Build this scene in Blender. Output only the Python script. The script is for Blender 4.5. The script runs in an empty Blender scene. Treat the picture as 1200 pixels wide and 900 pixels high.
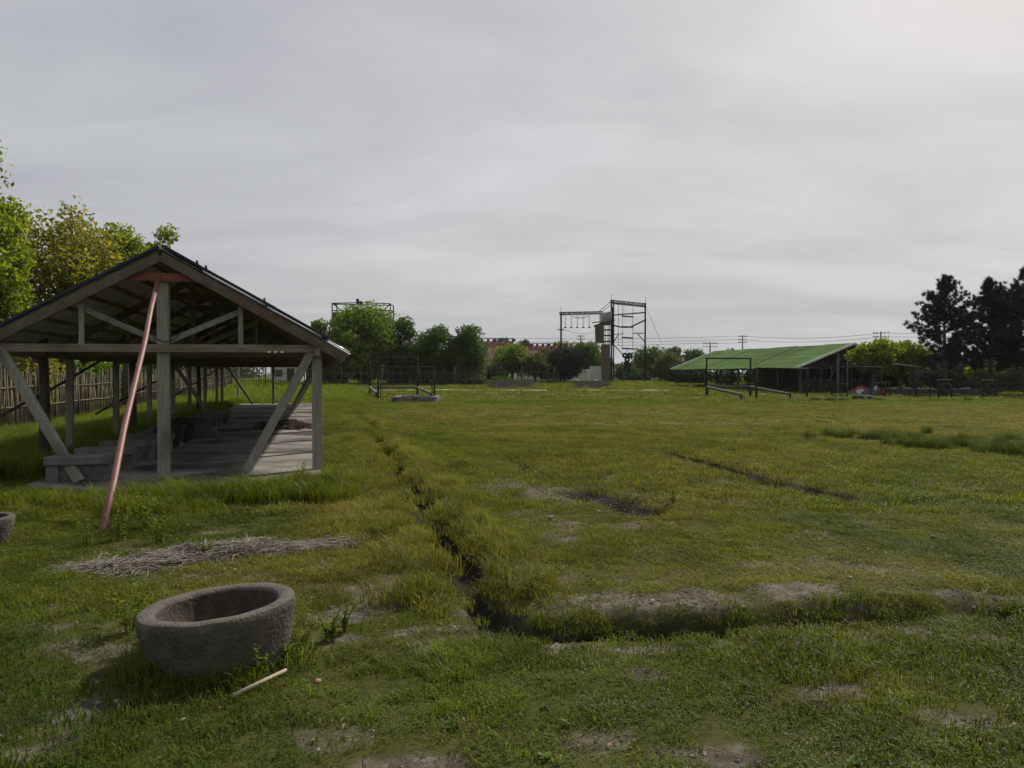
import bpy, math, random
import numpy as np
from mathutils import Vector, Matrix

R = math.radians
rng = np.random.default_rng(7)
random.seed(7)
SC = bpy.context.scene
COL = SC.collection

# ------------------------------------------------------------------ camera
F = 930.0                      # focal length in photo pixels (1200 wide)
EYE, HOR = 1.60, 438.0
cam_d = bpy.data.cameras.new('camera')
cam_d.sensor_width = 36.0
cam_d.lens = 36.0 * F / 1200.0
cam_d.clip_start, cam_d.clip_end = 0.05, 3000.0
cam = bpy.data.objects.new('camera', cam_d)
COL.objects.link(cam)
cam.location = (0, 0, EYE)
cam.rotation_euler = (R(90) - math.atan((450 - HOR) / F), 0, 0)
SC.camera = cam

# ------------------------------------------------------------------ sun + sky
SUN = Vector((0.65, 0.85, 1.0)).normalized()
sd = bpy.data.lights.new('sun', 'SUN')
sd.energy, sd.angle, sd.color = 5.0, R(2.0), (1.0, 0.95, 0.86)
sun = bpy.data.objects.new('sun', sd)
COL.objects.link(sun)
sun.rotation_euler = SUN.to_track_quat('Z', 'Y').to_euler()
sun.location = (20, 20, 40)

world = bpy.data.worlds.new('World')
SC.world = world
world.use_nodes = True
nt = world.node_tree
nt.nodes.clear()
def N(t, kind, **kw):
    n = t.nodes.new(kind)
    for k, v in kw.items():
        if k.startswith('i_'):
            n.inputs[k[2:].replace('_', ' ')].default_value = v
        else:
            setattr(n, k, v)
    return n
sky = N(nt, 'ShaderNodeTexSky', sky_type='NISHITA', sun_disc=False)
sky.sun_elevation = math.asin(SUN.z)
sky.sun_rotation = math.atan2(SUN.x, SUN.y)
sky.air_density, sky.dust_density, sky.ozone_density = 1.0, 6.0, 1.0
b1 = N(nt, 'ShaderNodeBackground'); b1.inputs['Strength'].default_value = 0.09
nt.links.new(sky.outputs[0], b1.inputs['Color'])
tc = N(nt, 'ShaderNodeTexCoord')
sep = N(nt, 'ShaderNodeSeparateXYZ'); nt.links.new(tc.outputs['Generated'], sep.inputs[0])
zz = N(nt, 'ShaderNodeMath', operation='MAXIMUM'); nt.links.new(sep.outputs['Z'], zz.inputs[0]); zz.inputs[1].default_value = 0.0
za = N(nt, 'ShaderNodeMath', operation='ADD'); nt.links.new(zz.outputs[0], za.inputs[0]); za.inputs[1].default_value = 0.16
dx = N(nt, 'ShaderNodeMath', operation='DIVIDE'); nt.links.new(sep.outputs['X'], dx.inputs[0]); nt.links.new(za.outputs[0], dx.inputs[1])
dy = N(nt, 'ShaderNodeMath', operation='DIVIDE'); nt.links.new(sep.outputs['Y'], dy.inputs[0]); nt.links.new(za.outputs[0], dy.inputs[1])
cb = N(nt, 'ShaderNodeCombineXYZ'); nt.links.new(dx.outputs[0], cb.inputs[0]); nt.links.new(dy.outputs[0], cb.inputs[1])
mp = N(nt, 'ShaderNodeMapping'); nt.links.new(cb.outputs[0], mp.inputs[0])
mp.inputs['Rotation'].default_value = (0, 0, R(24)); mp.inputs['Scale'].default_value = (0.6, 1.0, 1)
cn = N(nt, 'ShaderNodeTexNoise'); nt.links.new(mp.outputs[0], cn.inputs['Vector'])
cn.inputs['Scale'].default_value = 1.15; cn.inputs['Detail'].default_value = 7; cn.inputs['Roughness'].default_value = 0.55; cn.inputs['Distortion'].default_value = 0.35
cr = N(nt, 'ShaderNodeValToRGB'); nt.links.new(cn.outputs[0], cr.inputs[0])
cr.color_ramp.elements[0].position = 0.34; cr.color_ramp.elements[0].color = (0.47, 0.48, 0.52, 1)
cr.color_ramp.elements[1].position = 0.66; cr.color_ramp.elements[1].color = (0.66, 0.67, 0.69, 1)
e = cr.color_ramp.elements.new(0.5); e.color = (0.555, 0.57, 0.585, 1)
b2 = N(nt, 'ShaderNodeBackground'); b2.inputs['Strength'].default_value = 1.0
nt.links.new(cr.outputs[0], b2.inputs['Color'])
mx = N(nt, 'ShaderNodeMixShader'); mx.inputs[0].default_value = 0.86
nt.links.new(b1.outputs[0], mx.inputs[1]); nt.links.new(b2.outputs[0], mx.inputs[2])
wo = N(nt, 'ShaderNodeOutputWorld'); nt.links.new(mx.outputs[0], wo.inputs[0])

vs = SC.view_settings
SC.display_settings.display_device = 'sRGB'
vs.view_transform, vs.look, vs.exposure, vs.gamma = 'Standard', 'None', 0.0, 1.0
vs.use_curve_mapping = False
SC.cycles.max_bounces = 8
SC.cycles.transparent_max_bounces = 8

# ------------------------------------------------------------------ helpers
def hash2(ix, iy, seed):
    h = (ix.astype(np.int64) * 374761393 + iy.astype(np.int64) * 668265263 + seed * 974634777) & 0xFFFFFFFF
    h = ((h ^ (h >> 13)) * 1274126177) & 0xFFFFFFFF
    h = h ^ (h >> 16)
    return (h & 0xFFFF) / 65535.0
def vnoise(x, y, seed=0):
    x = np.asarray(x, float); y = np.asarray(y, float)
    ix, iy = np.floor(x), np.floor(y)
    fx, fy = x - ix, y - iy
    fx = fx * fx * (3 - 2 * fx); fy = fy * fy * (3 - 2 * fy)
    a, b = hash2(ix, iy, seed), hash2(ix + 1, iy, seed)
    c, d = hash2(ix, iy + 1, seed), hash2(ix + 1, iy + 1, seed)
    return (a + (b - a) * fx) * (1 - fy) + (c + (d - c) * fx) * fy
def fbm(x, y, seed=0, oct=4):
    s = 0; a = 0.5; t = 0
    for o in range(oct):
        s = s + a * vnoise(np.asarray(x) * 2 ** o + 17.3 * o, np.asarray(y) * 2 ** o - 9.1 * o, seed + o); t += a; a *= 0.5
    return s / t
def sstep(a, b, x):
    t = np.clip((np.asarray(x, float) - a) / (b - a), 0, 1)
    return t * t * (3 - 2 * t)

def np_mesh(name, V, Fc, attrs=None, smooth=False, uv=None):
    V = np.asarray(V, np.float32); Fc = np.asarray(Fc, np.int32)
    me = bpy.data.meshes.new(name)
    n, k = Fc.shape
    me.vertices.add(len(V)); me.vertices.foreach_set('co', V.ravel())
    me.loops.add(n * k); me.loops.foreach_set('vertex_index', Fc.ravel())
    me.polygons.add(n); me.polygons.foreach_set('loop_start', np.arange(0, n * k, k, dtype=np.int32))
    me.polygons.foreach_set('use_smooth', np.full(n, smooth))
    me.update(calc_edges=True)
    if attrs:
        for an, (ty, arr) in attrs.items():
            a = me.attributes.new(an, ty, 'POINT')
            a.data.foreach_set('value' if ty != 'FLOAT_COLOR' else 'color', np.asarray(arr, np.float32).ravel())
    return me

class MB:
    """collects boxes, bars and tubes; build() links them as one mesh object"""
    def __init__(s): s.v = []; s.f = []; s.sm = []
    def add(s, V, Fc, smooth=False):
        o = len(s.v)
        s.v += [tuple(p) for p in V]; s.f += [tuple(i + o for i in f) for f in Fc]; s.sm += [smooth] * len(Fc)
        return s
    def box(s, c, size, rz=0.0, bev=0.0, jit=0.0):
        x, y, z = [d / 2 for d in size]
        P = [(-x, -y, -z), (x, -y, -z), (x, y, -z), (-x, y, -z), (-x, -y, z), (x, -y, z), (x, y, z), (-x, y, z)]
        cs, sn = math.cos(rz), math.sin(rz)
        V = []
        for p in P:
            q = [p[i] + random.uniform(-jit, jit) for i in range(3)]
            V.append((c[0] + q[0] * cs - q[1] * sn, c[1] + q[0] * sn + q[1] * cs, c[2] + q[2]))
        return s.add(V, [(0, 3, 2, 1), (4, 5, 6, 7), (0, 1, 5, 4), (1, 2, 6, 5), (2, 3, 7, 6), (3, 0, 4, 7)])
    def bar(s, a, b, w, h, up=(0, 0, 1)):
        a, b = Vector(a), Vector(b); d = (b - a).normalized(); up = Vector(up)
        if abs(d.dot(up)) > 0.98: up = Vector((0, 1, 0))
        sx = d.cross(up).normalized() * w / 2; sz = sx.cross(d).normalized() * h / 2
        V = [a - sx - sz, a + sx - sz, a + sx + sz, a - sx + sz, b - sx - sz, b + sx - sz, b + sx + sz, b - sx + sz]
        return s.add(V, [(0, 1, 2, 3), (7, 6, 5, 4), (0, 4, 5, 1), (1, 5, 6, 2), (2, 6, 7, 3), (3, 7, 4, 0)])
    def tube(s, pts, rad, n=8, cap=True):
        V, Fc = tube_np(pts, rad, n)
        s.add(V.tolist(), [tuple(f) for f in Fc.tolist()], True)
        if cap:
            k = len(s.v) - len(V)
            s.f.append(tuple(range(k + n - 1, k - 1, -1))); s.f.append(tuple(range(len(s.v) - n, len(s.v)))); s.sm += [False, False]
        return s
    def lathe(s, prof, n=32, M=None, jit=0.0, closed=False):
        V = []
        for (r, z) in prof:
            for i in range(n):
                a = 2 * math.pi * i / n
                rr = r * (1 + jit * (float(vnoise(i * 0.35, z * 7, 5)) - 0.5))
                p = Vector((rr * math.cos(a), rr * math.sin(a), z))
                V.append(tuple(M @ p) if M else tuple(p))
        Fc = []
        m = len(prof)
        for j in range(m - 1 if not closed else m):
            for i in range(n):
                a, b = j * n + i, j * n + (i + 1) % n
                c, d = ((j + 1) % m) * n + (i + 1) % n, ((j + 1) % m) * n + i
                Fc.append((a, b, c, d))
        return s.add(V, Fc, True)
    def mesh(s, name):
        me = bpy.data.meshes.new(name); me.from_pydata(s.v, [], s.f); me.update()
        me.polygons.foreach_set('use_smooth', s.sm)
        return me
    def build(s, name, mat, parent=None, bevel=0.0):
        return link(name, s.mesh(name), mat, parent, bevel)

def tube_np(pts, rad, n=8):
    P = np.asarray([tuple(p) for p in pts], float); rad = np.broadcast_to(np.asarray(rad, float), (len(P),))
    T = np.gradient(P, axis=0); T /= np.linalg.norm(T, axis=1)[:, None] + 1e-9
    ref = np.array([0.0, 0.0, 1.0]) if abs(T[0, 2]) < 0.9 else np.array([1.0, 0, 0])
    V = []
    for i in range(len(P)):
        a = np.cross(T[i], ref); a /= np.linalg.norm(a) + 1e-9
        b = np.cross(T[i], a)
        for j in range(n):
            t = 2 * math.pi * j / n
            V.append(P[i] + rad[i] * (a * math.cos(t) + b * math.sin(t)))
    Fc = []
    for i in range(len(P) - 1):
        for j in range(n):
            Fc.append((i * n + j, i * n + (j + 1) % n, (i + 1) * n + (j + 1) % n, (i + 1) * n + j))
    return np.array(V), np.array(Fc)

def link(name, me, mat, parent=None, bevel=0.0):
    o = bpy.data.objects.new(name, me); COL.objects.link(o)
    if mat is not None and not me.materials: me.materials.append(mat)
    if parent is not None: o.parent = parent
    if bevel:
        m = o.modifiers.new('bevel', 'BEVEL'); m.width = bevel; m.segments = 2; m.limit_method = 'ANGLE'
    return o
def copy_part(o, parent, loc=None, rot=None, scl=None):
    c = o.copy(); COL.objects.link(c); c.parent = parent
    if loc is not None: c.location = loc
    if rot is not None: c.rotation_euler = rot
    if scl is not None: c.scale = scl
    return c
def copy_tree(o, loc=None, rz=None, scl=None, parent=None):
    c = o.copy(); COL.objects.link(c); c.parent = parent
    if loc is not None: c.location = loc
    if rz is not None: c.rotation_euler = (0, 0, rz)
    if scl is not None: c.scale = scl
    for ch in list(o.children):
        copy_tree(ch, parent=c)
    return c
def empty(name, label, cat, loc=(0, 0, 0), rz=0.0, group=None):
    o = bpy.data.objects.new(name, None); COL.objects.link(o)
    o.location = loc; o.rotation_euler = (0, 0, rz); o.empty_display_size = 0.2
    return tag(o, label, cat, group)
def tag(o, label, cat, group=None, kind=None):
    if label: o['label'] = label
    if cat: o['category'] = cat
    if group: o['group'] = group
    if kind: o['kind'] = kind
    return o
def structure(o): o['kind'] = 'structure'; return o
def stuff(o): o['kind'] = 'stuff'; return o

# pixel -> place.  Z is the distance along the view axis.
PT = math.atan((450 - HOR) / F)
def wx(px, Z): return (px - 600.0) / F * Z
def wz(py, Z): return EYE + (HOR - py) / F * Z

# ------------------------------------------------------------------ materials
def nmat(name, c1, c2, scale=3.0, rough=0.9, bump=0.3, bscale=None, stretch=(1, 1, 1), c3=None, s3=0.6, t3=0.55, spec=0.3, metallic=0.0, detail=6, island=0.0):
    """two-tone noise material with an optional third stain colour and bump"""
    m = bpy.data.materials.new(name); m.use_nodes = True
    t = m.node_tree; p = t.nodes['Principled BSDF']
    tc = N(t, 'ShaderNodeTexCoord'); mp = N(t, 'ShaderNodeMapping'); mp.inputs['Scale'].default_value = stretch
    t.links.new(tc.outputs['Object'], mp.inputs[0])
    n1 = N(t, 'ShaderNodeTexNoise'); n1.inputs['Scale'].default_value = scale; n1.inputs['Detail'].default_value = detail; n1.inputs['Roughness'].default_value = 0.62
    t.links.new(mp.outputs[0], n1.inputs['Vector'])
    r = N(t, 'ShaderNodeValToRGB'); t.links.new(n1.outputs[0], r.inputs[0])
    r.color_ramp.elements[0].position = 0.32; r.color_ramp.elements[0].color = (*c1, 1)
    r.color_ramp.elements[1].position = 0.68; r.color_ramp.elements[1].color = (*c2, 1)
    out = r.outputs[0]
    if c3:
        n3 = N(t, 'ShaderNodeTexNoise'); n3.inputs['Scale'].default_value = s3; n3.inputs['Detail'].default_value = 5
        t.links.new(tc.outputs['Object'], n3.inputs['Vector'])
        r3 = N(t, 'ShaderNodeValToRGB'); t.links.new(n3.outputs[0], r3.inputs[0])
        r3.color_ramp.elements[0].position = t3; r3.color_ramp.elements[1].position = t3 + 0.14
        mxn = N(t, 'ShaderNodeMix', data_type='RGBA'); t.links.new(r3.outputs[0], mxn.inputs[0])
        t.links.new(out, mxn.inputs[6]); mxn.inputs[7].default_value = (*c3, 1); out = mxn.outputs[2]
    if island:
        g = N(t, 'ShaderNodeObjectInfo')
        hs = N(t, 'ShaderNodeHueSaturation'); mr = N(t, 'ShaderNodeMapRange')
        mr.inputs[3].default_value = 1 - island; mr.inputs[4].default_value = 1 + island
        t.links.new(g.outputs['Random'], mr.inputs[0]); t.links.new(mr.outputs[0], hs.inputs['Value']); t.links.new(out, hs.inputs['Color']); out = hs.outputs[0]
    t.links.new(out, p.inputs['Base Color'])
    p.inputs['Roughness'].default_value = rough; p.inputs['Specular IOR Level'].default_value = spec; p.inputs['Metallic'].default_value = metallic
    if bump:
        nb = N(t, 'ShaderNodeTexNoise'); nb.inputs['Scale'].default_value = bscale or scale * 4; nb.inputs['Detail'].default_value = 5
        t.links.new(mp.outputs[0], nb.inputs['Vector'])
        bp = N(t, 'ShaderNodeBump'); bp.inputs['Strength'].default_value = bump; bp.inputs['Distance'].default_value = 0.02
        t.links.new(nb.outputs[0], bp.inputs['Height']); t.links.new(bp.outputs[0], p.inputs['Normal'])
    return m

def leafmat(name, dark, light, trans=0.45, tip=None, hue=0.03, instancer=False):
    """foliage: diffuse + translucent, colour varies from leaf to leaf"""
    m = bpy.data.materials.new(name); m.use_nodes = True
    t = m.node_tree; t.nodes.clear()
    g = N(t, 'ShaderNodeNewGeometry')
    r = N(t, 'ShaderNodeValToRGB'); t.links.new(g.outputs['Random Per Island'], r.inputs[0])
    r.color_ramp.elements[0].color = (*dark, 1); r.color_ramp.elements[1].color = (*light, 1)
    if tip:
        e = r.color_ramp.elements.new(0.9); e.color = (*light, 1)
        r.color_ramp.elements[2].color = (*tip, 1); r.color_ramp.elements[2].position = 1.0
    out = r.outputs[0]
    if instancer:
        a = N(t, 'ShaderNodeAttribute', attribute_type='INSTANCER', attribute_name='tint')
        mr = N(t, 'ShaderNodeMapRange'); mr.inputs[3].default_value = 0.62; mr.inputs[4].default_value = 1.38
        t.links.new(g.outputs['Random Per Island'], mr.inputs[0])
        vm = N(t, 'ShaderNodeVectorMath', operation='SCALE'); t.links.new(a.outputs['Color'], vm.inputs[0]); t.links.new(mr.outputs[0], vm.inputs['Scale'])
        out = vm.outputs[0]
    d = N(t, 'ShaderNodeBsdfDiffuse'); t.links.new(out, d.inputs['Color'])
    tr = N(t, 'ShaderNodeBsdfTranslucent')
    hs = N(t, 'ShaderNodeHueSaturation'); hs.inputs['Hue'].default_value = 0.5 - hue * 0.4; hs.inputs['Saturation'].default_value = 1.15; hs.inputs['Value'].default_value = 1.25
    t.links.new(out, hs.inputs['Color']); t.links.new(hs.outputs[0], tr.inputs['Color'])
    gl = N(t, 'ShaderNodeBsdfGlossy'); gl.inputs['Roughness'].default_value = 0.45; gl.inputs['Color'].default_value = (0.5, 0.5, 0.5, 1)
    m1 = N(t, 'ShaderNodeMixShader'); m1.inputs[0].default_value = trans
    t.links.new(d.outputs[0], m1.inputs[1]); t.links.new(tr.outputs[0], m1.inputs[2])
    m2 = N(t, 'ShaderNodeMixShader'); m2.inputs[0].default_value = 0.02
    t.links.new(m1.outputs[0], m2.inputs[1]); t.links.new(gl.outputs[0], m2.inputs[2])
    o = N(t, 'ShaderNodeOutputMaterial'); t.links.new(m2.outputs[0], o.inputs[0])
    return m

M = {}
M['post'] = nmat('weathered_grey_post', (0.15, 0.145, 0.12), (0.25, 0.24, 0.205), 4, 0.9, 0.5, 20, (6, 6, 0.6), c3=(0.11, 0.105, 0.085), s3=1.2, t3=0.56, island=0.15)
M['beam'] = nmat('weathered_timber_beam', (0.11, 0.092, 0.07), (0.20, 0.175, 0.14), 3, 0.9, 0.5, 18, (0.8, 6, 6), c3=(0.09, 0.07, 0.05), s3=1.0, island=0.15)
M['rafter'] = nmat('brown_rafter_board', (0.070, 0.056, 0.042), (0.125, 0.104, 0.082), 3, 0.85, 0.4, 16, (2, 2, 2), c3=(0.125, 0.068, 0.045), s3=1.3, t3=0.58)
M['redbeam'] = nmat('red_brown_collar', (0.16, 0.055, 0.035), (0.22, 0.085, 0.055), 4, 0.8, 0.3)
M['redpipe'] = nmat('rust_red_pipe', (0.125, 0.042, 0.032), (0.195, 0.072, 0.056), 6, 0.55, 0.15, 40, c3=(0.26, 0.14, 0.12), s3=5, t3=0.62, spec=0.5)
M['sheet'] = nmat('dark_roof_sheet', (0.34, 0.345, 0.33), (0.48, 0.485, 0.46), 1.2, 0.7, 0.2, 30, c3=(0.26, 0.24, 0.2), s3=0.8, island=0.25)
M['panel'] = nmat('blue_black_roof_panel', (0.012, 0.014, 0.025), (0.022, 0.025, 0.04), 2, 0.55, 0.1, spec=0.3, island=0.2)
M['alu'] = nmat('aluminium_edge', (0.7, 0.7, 0.72), (0.8, 0.8, 0.82), 3, 0.28, 0.0, metallic=1.0)
M['slab'] = nmat('stained_shade_toned_slab', (0.12, 0.108, 0.09), (0.24, 0.222, 0.19), 0.9, 0.85, 0.25, 25, (1.6, 0.9, 1), c3=(0.038, 0.034, 0.026), s3=0.55, t3=0.46, spec=0.3)  # floor stains, deepened and spread to imitate the shade under the roof
M['conc'] = nmat('old_concrete', (0.085, 0.085, 0.075), (0.155, 0.15, 0.135), 3, 0.92, 0.5, 22, c3=(0.05, 0.05, 0.04), s3=2.2, t3=0.54, island=0.15)
M['stone'] = nmat('lichened_stone', (0.052, 0.045, 0.033), (0.11, 0.098, 0.074), 5, 0.93, 0.8, 45, c3=(0.035, 0.037, 0.024), s3=3.5, t3=0.5, detail=9)
M['stonerim'] = nmat('worn_stone_rim', (0.058, 0.050, 0.039), (0.112, 0.098, 0.08), 9, 0.92, 0.8, 60, c3=(0.07, 0.065, 0.05), s3=6, t3=0.52, detail=9)
M['stonein'] = nmat('dark_stone_inside', (0.025, 0.020, 0.015), (0.06, 0.048, 0.036), 8, 0.9, 0.6, 40, c3=(0.2, 0.18, 0.15), s3=22, t3=0.66)  # darker tone for the inner basin, with pale flecks
M['bamboo'] = nmat('dry_bamboo', (0.07, 0.055, 0.034), (0.16, 0.13, 0.08), 3, 0.8, 0.2, island=0.35)
M['bark'] = nmat('brown_bark', (0.045, 0.038, 0.03), (0.10, 0.085, 0.065), 4, 0.95, 0.7, 15, (3, 3, 0.7))
M['darkpipe'] = nmat('dark_steel', (0.022, 0.025, 0.026), (0.042, 0.045, 0.045), 2, 0.9, 0.1, spec=0.08)
M['greenpipe'] = nmat('green_painted_steel', (0.012, 0.021, 0.012), (0.026, 0.037, 0.02), 3, 0.9, 0.15, spec=0.08, c3=(0.035, 0.03, 0.02), s3=1.5, t3=0.6)
M['greypipe'] = nmat('weathered_beam_plank', (0.09, 0.085, 0.072), (0.15, 0.14, 0.122), 3, 0.9, 0.2, spec=0.1)
M['tyre'] = nmat('black_rubber', (0.012, 0.012, 0.013), (0.03, 0.03, 0.03), 5, 0.85, 0.3)
M['brownboard'] = nmat('brown_climbing_board', (0.075, 0.062, 0.045), (0.13, 0.11, 0.08), 1.5, 0.9, 0.3, 10, (3, 3, 0.5))
M['galv'] = nmat('galvanised_sheet', (0.28, 0.29, 0.3), (0.42, 0.43, 0.44), 1.2, 0.55, 0.1, metallic=0.4)
M['redroof'] = nmat('maroon_tile_roof', (0.11, 0.043, 0.04), (0.16, 0.065, 0.058), 0.5, 0.85, 0.5, 6, island=0.1)
M['plaster'] = nmat('dirty_white_plaster', (0.38, 0.37, 0.34), (0.55, 0.54, 0.5), 0.4, 0.9, 0.1)
M['greenroof'] = nmat('green_roof_sheet', (0.050, 0.098, 0.022), (0.07, 0.125, 0.03), 0.35, 0.95, 0.1, 3, (1, 1, 1), c3=(0.046, 0.085, 0.022), s3=0.15, t3=0.5, spec=0.05, island=0.12)
M['whitetrim'] = nmat('pale_roof_trim', (0.5, 0.5, 0.48), (0.62, 0.62, 0.6), 2, 0.7, 0.0)
M['darkwood'] = nmat('dark_stained_wood', (0.03, 0.027, 0.022), (0.065, 0.058, 0.048), 2, 0.9, 0.3)
M['glass'] = nmat('dark_window_glass', (0.02, 0.024, 0.026), (0.03, 0.034, 0.036), 1, 0.1, 0.0, spec=0.6)
M['cement'] = nmat('grey_cement_blocks', (0.10, 0.093, 0.092), (0.155, 0.146, 0.143), 3, 0.95, 0.3, island=0.2)
M['path'] = nmat('pale_gravel_strip', (0.22, 0.21, 0.175), (0.42, 0.4, 0.35), 1.5, 0.95, 0.2, c3=(0.09, 0.1, 0.03), s3=0.8, t3=0.5)
M['straw'] = nmat('grey_dry_vines', (0.09, 0.072, 0.055), (0.30, 0.265, 0.22), 14, 0.9, 0.3)
M['twig'] = nmat('dark_dry_twigs', (0.06, 0.045, 0.033), (0.12, 0.09, 0.065), 9, 0.9, 0.3)
M['paleblock'] = nmat('pale_stick', (0.26, 0.22, 0.155), (0.36, 0.31, 0.23), 8, 0.8, 0.2)
M['pebble'] = nmat('pale_stone_chip', (0.17, 0.16, 0.14), (0.32, 0.30, 0.27), 9, 0.95, 0.4, island=0.3)
M['brickchip'] = nmat('orange_brick_chip', (0.26, 0.13, 0.075), (0.36, 0.2, 0.13), 9, 0.95, 0.4)
M['redcloth'] = nmat('red_tarpaulin', (0.16, 0.02, 0.024), (0.26, 0.04, 0.042), 2, 0.7, 0.2)
M['whitecloth'] = nmat('white_tarpaulin', (0.26, 0.26, 0.27), (0.42, 0.42, 0.42), 2, 0.8, 0.2)
M['darkcloth'] = nmat('dark_grey_tarpaulin', (0.035, 0.037, 0.042), (0.07, 0.073, 0.08), 2, 0.7, 0.3)
M['wire'] = nmat('black_wire', (0.02, 0.02, 0.02), (0.035, 0.035, 0.035), 2, 0.7, 0.0)
M['polec'] = nmat('grey_concrete_pole', (0.12, 0.12, 0.115), (0.18, 0.18, 0.17), 2, 0.9, 0.0)

M['leaf_left'] = leafmat('leaf_yellow_green', (0.12, 0.14, 0.026), (0.27, 0.26, 0.05), 0.6, tip=(0.34, 0.21, 0.07))
M['leaf_left2'] = leafmat('leaf_fresh_green', (0.10, 0.15, 0.024), (0.23, 0.28, 0.045), 0.6)
M['leaf_bright'] = leafmat('leaf_bright_green', (0.06, 0.11, 0.018), (0.14, 0.20, 0.032), 0.5)
M['leaf_mid'] = leafmat('leaf_mid_green', (0.035, 0.07, 0.014), (0.085, 0.135, 0.026), 0.4)
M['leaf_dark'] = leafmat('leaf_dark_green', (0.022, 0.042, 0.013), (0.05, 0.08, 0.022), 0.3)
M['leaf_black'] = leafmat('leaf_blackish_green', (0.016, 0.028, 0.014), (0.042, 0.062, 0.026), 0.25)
M['leaf_lime'] = leafmat('leaf_lime_green', (0.09, 0.14, 0.016), (0.20, 0.26, 0.03), 0.5)
M['leaf_olive'] = leafmat('leaf_olive_brown', (0.05, 0.055, 0.02), (0.11, 0.115, 0.035), 0.4)
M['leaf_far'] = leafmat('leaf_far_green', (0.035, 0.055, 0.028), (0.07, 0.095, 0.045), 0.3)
M['needle'] = leafmat('pine_needles', (0.010, 0.022, 0.013), (0.03, 0.048, 0.024), 0.15)
M['weed'] = leafmat('weed_leaf', (0.09, 0.14, 0.02), (0.20, 0.24, 0.04), 0.55, tip=(0.30, 0.28, 0.03))
M['grass'] = leafmat('grass_blade', (0.1, 0.1, 0.1), (0.1, 0.1, 0.1), 0.42, instancer=True)

# ------------------------------------------------------------------ terrain
A = R(13.54)                                   # the shed's long axis, left of the view axis
P0 = np.array([wx(372, 13.05), 13.05])          # right front post of the shed
UD = np.array([math.cos(A), math.sin(A)]); VD = np.array([-math.sin(A), math.cos(A)])
def to_uv(x, y):
    dxx, dyy = np.asarray(x) - P0[0], np.asarray(y) - P0[1]
    return dxx * UD[0] + dyy * UD[1], dxx * VD[0] + dyy * VD[1]
def from_uv(u, v): return P0[0] + u * UD[0] + v * VD[0], P0[1] + u * UD[1] + v * VD[1]

def slab_front(u): return np.interp(u, [-4.0, -3.1, -2.2, -1.4, -0.7, 0.05], [-1.0, -1.62, -1.95, -2.05, -1.35, -0.7])
def ditch_d(x, y):
    wob = 0.16 * (fbm(y * 0.8, 0 * y + 3.1, 31, 3) - 0.5) + 0.10 * (vnoise(y * 2.6, 0 * y, 33) - 0.5)
    return (x - (-0.05 - 0.2257 * (y - 4.93) + wob * sstep(4.8, 6, y) * 2)) * 0.975
def trench_d(x, y):
    wob = 0.10 * (fbm(x * 1.3, 0 * x + 7.7, 41, 3) - 0.5)
    return y - (4.90 + 0.10 * x + wob)
RUTS = [((3.2, 16.2), (3.75, 12.6), .24, .20), ((3.75, 12.6), (4.5, 9.7), .24, .22), ((0.0, 14.8), (0.75, 11.6), .15, .10), ((1.0, 10.7), (1.5, 9.2), .34, .2),
        ((1.6, 11.6), (1.9, 10.4), .13, .07), ((4.6, 10.3), (5.1, 9.6), .12, .08), ((2.4, 10.2), (2.55, 9.9), .16, .1)]
def rut_mask(x, y):
    dep = np.zeros_like(x)
    for (a, b, w, d) in RUTS:
        ax, ay = a; bx, by = b
        L2 = (bx - ax) ** 2 + (by - ay) ** 2
        t = np.clip(((x - ax) * (bx - ax) + (y - ay) * (by - ay)) / L2, 0, 1)
        dd = np.hypot(x - ax - t * (bx - ax), y - ay - t * (by - ay)) + 0.12 * (fbm(x * 2.2, y * 2.2, 51, 3) - 0.5)
        dep = np.maximum(dep, d * np.exp(-(np.maximum(dd, 0) / w) ** 3) * (0.45 + 0.9 * vnoise(x * 1.7, y * 1.7, 55)))
    return dep
PATCH = [(-1.0, 5.65, .19, .42), (-1.02, 5.2, .25, .14), (-2.0, 11.0, .26, .42), (-2.2, 11.3, .22, .2), (0.66, 5.45, .88, .26), (1.98, 5.58, .34, .22), (0.2, 4.55, .2, .22), (0.42, 4.66, .3, .1),
         (1.2, 4.68, .45, .07), (2.2, 4.75, .35, .06), (-2.9, 4.95, .35, .12), (-2.2, 4.9, .2, .1), (0.05, 5.6, .22, .28), (-0.15, 6.6, .2, .2), (2.6, 4.85, .4, .08), (0.75, 4.2, .12, .08), (3.4, 5.5, .4, .1), (-0.62, 4.95, .2, .12),
         (-1.45, 4.2, .12, .06), (0.9, 3.3, .2, .1), (2.1, 3.6, .25, .1), (-0.4, 3.2, .2, .1), (1.6, 4.0, .15, .1), (2.9, 6.3, .3, .1)]
def dirt_mask(x, y):
    m = np.zeros_like(x)
    nz = fbm(x * 3.2, y * 3.2, 61, 4); nz2 = fbm(x * 13, y * 13, 62, 3)
    for (cx, cy, rx, ry) in PATCH:
        d = np.hypot((x - cx) / rx, (y - cy) / ry)
        m = np.maximum(m, sstep(1.45, 0.5, d + 2.6 * (nz - 0.5) + 0.9 * (nz2 - 0.5)))
    # worn lane right of the ditch
    lane = np.exp(-((x - (0.75 - 0.14 * (y - 8))) / 0.9) ** 2) * sstep(6.3, 8, y) * sstep(17, 12, y)
    m = np.maximum(m, 0.8 * sstep(0.42, 0.68, lane * 0.55 + (fbm(x * 2.1, y * 1.1, 63, 4) - 0.5) * 0.9))
    # small scattered bare spots
    m = np.maximum(m, 0.8 * sstep(0.63, 0.72, fbm(x * 2.6, y * 2.6, 67, 5)) * sstep(14, 7, y))
    m = np.maximum(m, sstep(0.05, 0.13, rut_mask(x, y)))
    return m
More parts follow.
